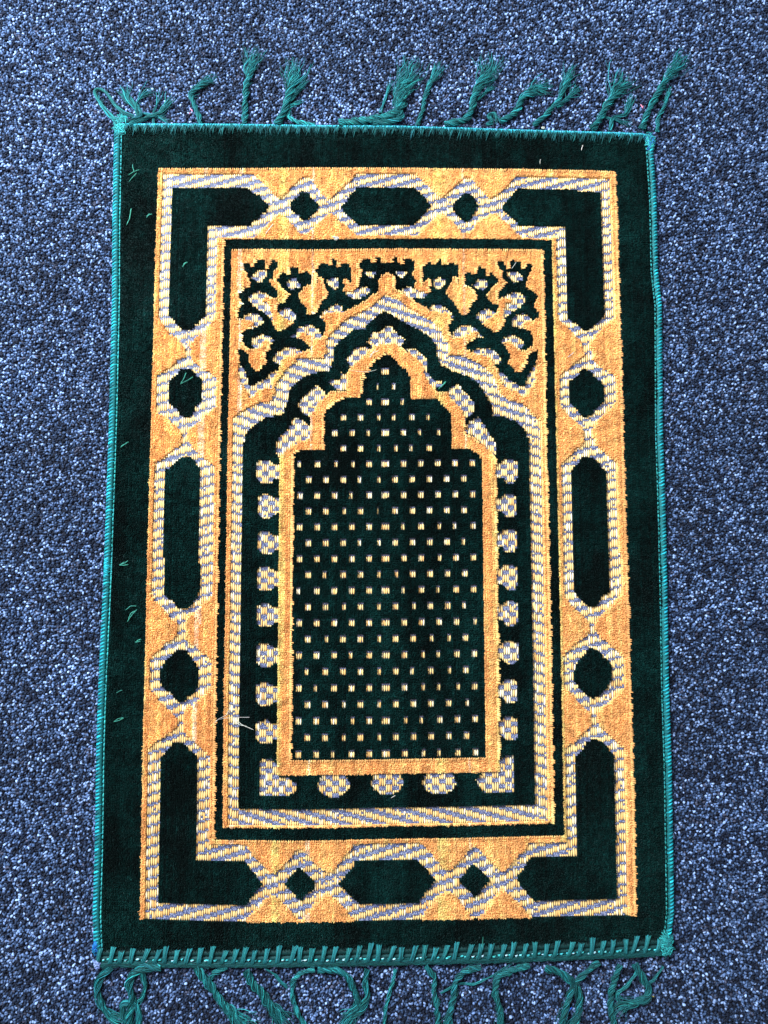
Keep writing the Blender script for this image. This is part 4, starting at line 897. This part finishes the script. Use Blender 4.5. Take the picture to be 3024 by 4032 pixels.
# ------------------------------------------------------------------ oversewn ends
def end_top():
    g = Geo()
    c = along(E_T, n=120)
    tubes(g, np.concatenate([c + [0, -1.6], np.full((120, 1), 2.2)], 1)[None], np.full((1, 120), 2.1), np.array([TEAL_D]), sides=8)
    # tight small wraps over the very edge
    q = along(E_T, step=.85)
    n = len(q)
    K = 6
    P = np.zeros((n, K, 3))
    L = 2.2 + rng.exponential(.8, n)
    sl = rng.normal(-.6, .6, n)
    for k in range(K):
        t = k / (K - 1)
        P[:, k] = stk([q[:, 0] + sl * t, q[:, 1] + .9 - L * t, 1.2 + 3.2 * math.sin(math.pi * (.12 + .6 * t)) + rng.normal(0, .08, n)], 1)
    col = jit((0.03, 0.36, 0.43), n, .25)
    col[rng.random(n) < .12] = (0.12, 0.50, 0.70)
    colk = np.repeat(col[:, None], K, 1)
    tubes(g, P, np.full((n, K), .42), colk, sides=4)
    # longer stitches hanging down over the pile
    q = along(E_T, step=9.3)[1:-1]
    n = len(q)
    for f in range(6):
        K = 8
        P = np.zeros((n, K, 3))
        L = 9.5 + rng.normal(0, 2.2, n)
        ox = (f - 2.5) * .38
        spread = (f - 2.5) * .3 + rng.normal(0, .3, n)
        for k in range(K):
            t = k / (K - 1)
            P[:, k] = stk([q[:, 0] + ox - 3.2 * t ** 1.3 + spread * t, q[:, 1] + 1.2 - L * t, 1.4 + 4.1 * min(1, math.sin(math.pi * (.1 + .5 * t))) + (0.3 if t < .8 else -.6) + 0 * L], 1)
        r = np.full((n, K), .30)
        r[:, -1] = .1
        tubes(g, P, r, jit((0.012, 0.13, 0.13), n, .3), sides=3)
    # fuzz over the first rows of pile
    nf = 600
    q = along(E_T, n=nf)
    P = np.zeros((nf, 5, 3))
    d = rng.normal(0, 1, (nf, 2))
    for k in range(5):
        t = k / 4
        P[:, k] = stk([q[:, 0] + d[:, 0] * 2 * t, q[:, 1] - 1.5 - (4 + 3 * abs(d[:, 1])) * t, 4.9 + .6 * math.sin(2.5 * t) + 0 * d[:, 0]], 1)
    tubes(g, P, np.full((nf, 5), .13), jit((0.008, 0.08, 0.08), nf, .3), sides=3)
    g.build('end_stitching', M_THREAD, rug, wave=True)
end_top()

def end_bottom():
    g = Geo()
    # rolled hem
    n = 160
    c = along(E_B, n=n)
    tubes(g, np.concatenate([c + [0, 2.6], np.full((n, 1), 1.6)], 1)[None], np.full((1, n), 2.6), np.array([(0.004, 0.045, 0.045)]), sides=10)
    tubes(g, np.concatenate([c + [0, 7.5], np.full((n, 1), 1.0)], 1)[None], np.full((1, n), 2.2), np.array([(0.004, 0.04, 0.04)]), sides=8)
    tubes(g, np.concatenate([c + [0, 12.5], np.full((n, 1), 1.0)], 1)[None], np.full((1, n), 2.8), np.array([(0.003, 0.03, 0.028)]), sides=8)
    # fibres along the hem
    nf = 1500
    q = along(E_B, n=nf)
    P = np.zeros((nf, 5, 3))
    d = rng.normal(0, 1, (nf, 3))
    off = rng.uniform(0.3, 6, nf)
    for k in range(5):
        t = k / 4
        P[:, k] = stk([q[:, 0] + (t - .5) * 9 + d[:, 0], q[:, 1] + off + d[:, 1] * .8 * (t - .5), 1.6 + 2.6 * np.sqrt(np.clip(1 - ((off - 2.8) / 3.4) ** 2, 0, 1)) + .1], 1)
    tubes(g, P, np.full((nf, 5), .2), jit((0.006, 0.065, 0.065), nf, .35), sides=3)
    # short pile tufts between hem and field
    nf = 5000
    q = along(E_B, n=nf)
    off = rng.uniform(8.5, 19, nf)
    P = np.zeros((nf, 3, 3))
    d = rng.normal(0, .7, (nf, 2))
    for k in range(3):
        t = k / 2
        P[:, k] = stk([q[:, 0] + d[:, 0] * t, q[:, 1] + off + d[:, 1] * t - t * .8, 1.2 + t * 3.2 * np.clip((off - 7) / 8, .2, 1)], 1)
    tubes(g, P, np.tile([.5, .4, .1], (nf, 1)), jit(GREEN * 1.0, nf, .3), sides=3)
    # the slanted stitches
    q = along(E_B, step=10.0)[0:]
    n = len(q)
    q = q + stk([rng.normal(0, .9, n), np.zeros(n)], 1)
    tall = 13.3 + rng.normal(0, 1.3, n)
    slx = 3.4 + rng.normal(0, 1.1, n)
    for f in range(10):
        K = 8
        P = np.zeros((n, K, 3))
        ox = (f - 4.5) * .36 + rng.normal(0, .08, n)
        for k in range(K):
            t = k / (K - 1)
            wv = 1 + .25 * (t - .5) + .3 * (2 * t - 1) ** 2
            P[:, k] = stk([q[:, 0] + ox * wv + slx * t, q[:, 1] + 4.0 + tall * t + (0 if k < K - 1 else rng.normal(0, .4, n)), 3.9 + 1.3 * math.sin(math.pi * (0.08 + .8 * t)) + .5 * math.cos((f - 4.5) * .3) + rng.normal(0, .12, n)], 1)
        r = np.full((n, K), .25)
        r[:, 0] = .16
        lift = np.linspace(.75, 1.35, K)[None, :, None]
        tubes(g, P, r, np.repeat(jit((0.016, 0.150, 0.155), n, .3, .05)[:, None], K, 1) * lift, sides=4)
    # beads of lock thread between the stitches
    q = along(E_B, step=5.0)
    n = len(q)
    q = q + rng.normal(0, .9, (n, 2)) * [1, .5]
    for f in range(3):
        P = np.zeros((n, 4, 3))
        ln = 1.2 + rng.random(n) * 2.2
        for k in range(4):
            t = k / 3
            P[:, k] = stk([q[:, 0] + (t - .5) * ln, q[:, 1] + 6.6 + (f - 1) * .4 + (t - .5) * .5, 3.6 + .8 * math.sin(math.pi * t) + 0 * ln], 1)
        col = jit((0.05, 0.42, 0.42), n, .3)
        w_ = rng.random(n)
        col[w_ < .2] = (0.45, 0.65, 0.72)
        tubes(g, P, np.tile([.2, .42, .42, .2], (n, 1)), col, sides=4)
    g.build('end_stitching', M_THREAD, rug, wave=True)
end_bottom()

# corner knots of thread
def corner(x, y, rx, ry, n, cols, rad, seed):
    g = Geo()
    r_ = np.random.default_rng(seed)
    K = 9
    n = int(n * 1.3)
    P = np.zeros((n, K, 3))
    R = r_.random(n) ** .6
    a0 = r_.random(n) * 6.28
    mx, my = x + rx * R * np.cos(a0), y + ry * R * np.sin(a0)
    th = r_.normal(-.4, .9, n)
    ln = r_.uniform(.35, .9, n) * (rx + ry) * .6
    bend = r_.normal(0, .5, n)
    for k in range(K):
        t = k / (K - 1) - .5
        px_ = mx + ln * t * np.cos(th) - bend * ln * (t * t - .1) * np.sin(th)
        py_ = my + ln * t * np.sin(th) + bend * ln * (t * t - .1) * np.cos(th)
        d2 = ((px_ - x) / (rx * 1.3)) ** 2 + ((py_ - y) / (ry * 1.3)) ** 2
        P[:, k] = stk([px_, py_, 1.6 + 3.6 * np.sqrt(np.clip(1 - d2, 0, 1)) + .7 * R], 1)
    C = np.array(cols)[r_.integers(0, len(cols), n)] * (1 + r_.normal(0, .3, (n, 1)))
    tubes(g, P, np.full((n, K), rad), C, sides=4)
    g.build('corner_knot', M_THREAD, rug, wave=True)
tc = [(0.02, 0.26, 0.25), (0.03, 0.34, 0.33), (0.01, 0.13, 0.13)]
corner(E_L[0][0] + 6, E_L[0][1] + 8, 6.5, 11, 70, tc, .42, 1)
corner(E_R[0][0] - 3, E_R[0][1] + 0, 5, 9, 60, tc + [(0.02, 0.12, 0.35)], .4, 2)
corner(E_R[-1][0] - 4.5, E_R[-1][1] - 3, 6, 10, 70, tc, .42, 3)
corner(E_L[-1][0] + 1.5, E_L[-1][1] + 2, 2.6, 6, 26, [(0.01, 0.08, 0.34), (0.01, 0.14, 0.3)], .4, 4)
corner(E_L[-1][0] + 3.5, E_L[-1][1] - 11, 2.6, 5, 24, [(0.26, 0.34, 0.56), (0.16, 0.22, 0.45)], .42, 5)

# ------------------------------------------------------------------ fringe tassels
FIB = (0.011, 0.125, 0.128)
def tassel(strands, seed):
    g = Geo()
    r_ = np.random.default_rng(seed)
    for path, width, nf, fray, twist in strands:
        width *= .88
        fray *= 1.25
        K = 30
        base = smooth_path(pts(path), K)
        tg = np.gradient(base, axis=0)
        L = np.hypot(*np.diff(base, axis=0).T).sum()
        tg /= np.linalg.norm(tg, axis=1, keepdims=True)
        sd = stk([-tg[:, 1], tg[:, 0]], 1)
        nf = int(nf * 1.25)
        s = np.linspace(0, 1, K)
        R = width * .5
        ply = r_.integers(0, 3, nf)
        pr, pa = np.sqrt(r_.random(nf)), r_.random(nf) * 6.28
        endl = np.clip(r_.normal(.93, .10, nf), .5, 1.08)
        fx = r_.normal(0, 1, nf)
        wob = r_.normal(0, 1, (nf, 3))
        P = np.zeros((nf, K, 3))
        turns = twist * L / 26.0
        for k in range(K):
            u = s[k] * endl
            bx = np.interp(u, s, base[:, 0])
            by = np.interp(u, s, base[:, 1])
            ex = np.maximum(u - 1, 0) * L
            nx = np.interp(u, s, sd[:, 0])
            ny = np.interp(u, s, sd[:, 1])
            tx = np.interp(u, s, tg[:, 0])
            ty = np.interp(u, s, tg[:, 1])
            loose = np.clip((u - .45) / .55, 0, 1) ** 1.5
            ph = ply * 2.094 + turns * 6.283 * u
            lat = R * (.50 * np.cos(ph) + .52 * pr * np.cos(pa + ph)) * (1 - .4 * loose)
            zz = R * (.38 * np.sin(ph) + .38 * pr * np.sin(pa + ph)) * (1 - .6 * loose)
            lat = lat + fray * width * .50 * fx * loose + .5 * wob[:, 0] * np.sin(u * 9 + wob[:, 1] * 3) + np.array([.25, -.2, .15])[ply] * R * np.sin(u * 11 + ply * 2 + seed)
            P[:, k] = stk([bx + nx * lat + tx * ex, by + ny * lat + ty * ex,
                                np.maximum(1.5 + R * .75 + zz + .3 * wob[:, 2] * u, 1.0)], 1)
        rad = np.full((nf, K), .27)
        rad[:, -5:] *= np.linspace(1, .45, 5)
        c = np.array(FIB) * (1 + r_.normal(0, .28, (nf, 1))) * (1 + r_.normal(0, .05, (nf, 3)))
        c[r_.random(nf) < .16] *= 2.6
        c[r_.random(nf) < .2] *= .45
        tubes(g, P, rad, c, sides=3)
        # flyaway hairs
        nh = max(4, nf // 5)
        a = r_.uniform(.3, 1.0, nh)
        P = np.zeros((nh, 6, 3))
        dv = r_.normal(0, 1, (nh, 3))
        for k in range(6):
            u = np.clip(a + k * .035, 0, 1)
            P[:, k] = stk([np.interp(u, s, base[:, 0]) + dv[:, 0] * .28 * k * (1 + .2 * k), np.interp(u, s, base[:, 1]) + dv[:, 1] * .28 * k * (1 + .2 * k), 2.8 + R * .6 + .1 * dv[:, 2] * k], 1)
        tubes(g, P, np.full((nh, 6), .10), np.tile(np.array(FIB) * 1.8, (nh, 1)), sides=3)
    return g.build('tassel', M_THREAD, rug, wave=True)
for i, t in enumerate(TASSELS):
    tassel(t, 100 + i)

# ------------------------------------------------------------------ scraps lying about
SCOL = {'g': (0.05, 0.28, 0.20), 'w': (0.58, 0.55, 0.48), 'p': (0.80, 0.28, 0.38), 'y': (0.75, 0.60, 0.08), 'b': (0.03, 0.16, 0.75)}
for kind, label, ck, w, paths in SCRAPS:
    g = Geo()
    on_rug = inside(RUGP, *[np.array([v]) for v in np.mean([pts(p_).mean(0) for p_ in paths], 0)])[0]
    z0 = 5.0 if on_rug else 1.9
    w = w * .46
    for P_ in paths:
        b = smooth_path(pts(P_), 10)
        flake = kind == 'lint_flake'
        nf = 5 if flake else 4
        P = np.zeros((nf, 10, 3))
        for f in range(nf):
            t = np.linspace(0, 1, 10)
            ph = f * 6.28 / nf + t * 5
            rr = w * .33
            P[f] = stk([b[:, 0] + rr * np.cos(ph) * (.6 + t * .8), b[:, 1] + rr * np.sin(ph) * (.6 + t * .8), z0 + w * .5 + rr * np.sin(ph)], 1)
        rad = np.full((nf, 10), w * .30)
        rad[:, 0] *= .4
        rad[:, -1] *= .4
        c = jit(SCOL[ck], nf, .12)
        tubes(g, P, rad, c, sides=5)
    o = g.build(kind, M_THREAD, wave=bool(on_rug))
    o['label'] = label
    o['category'] = {'thread_scrap': 'thread', 'lint_flake': 'lint', 'stray_hair': 'hair'}[kind]
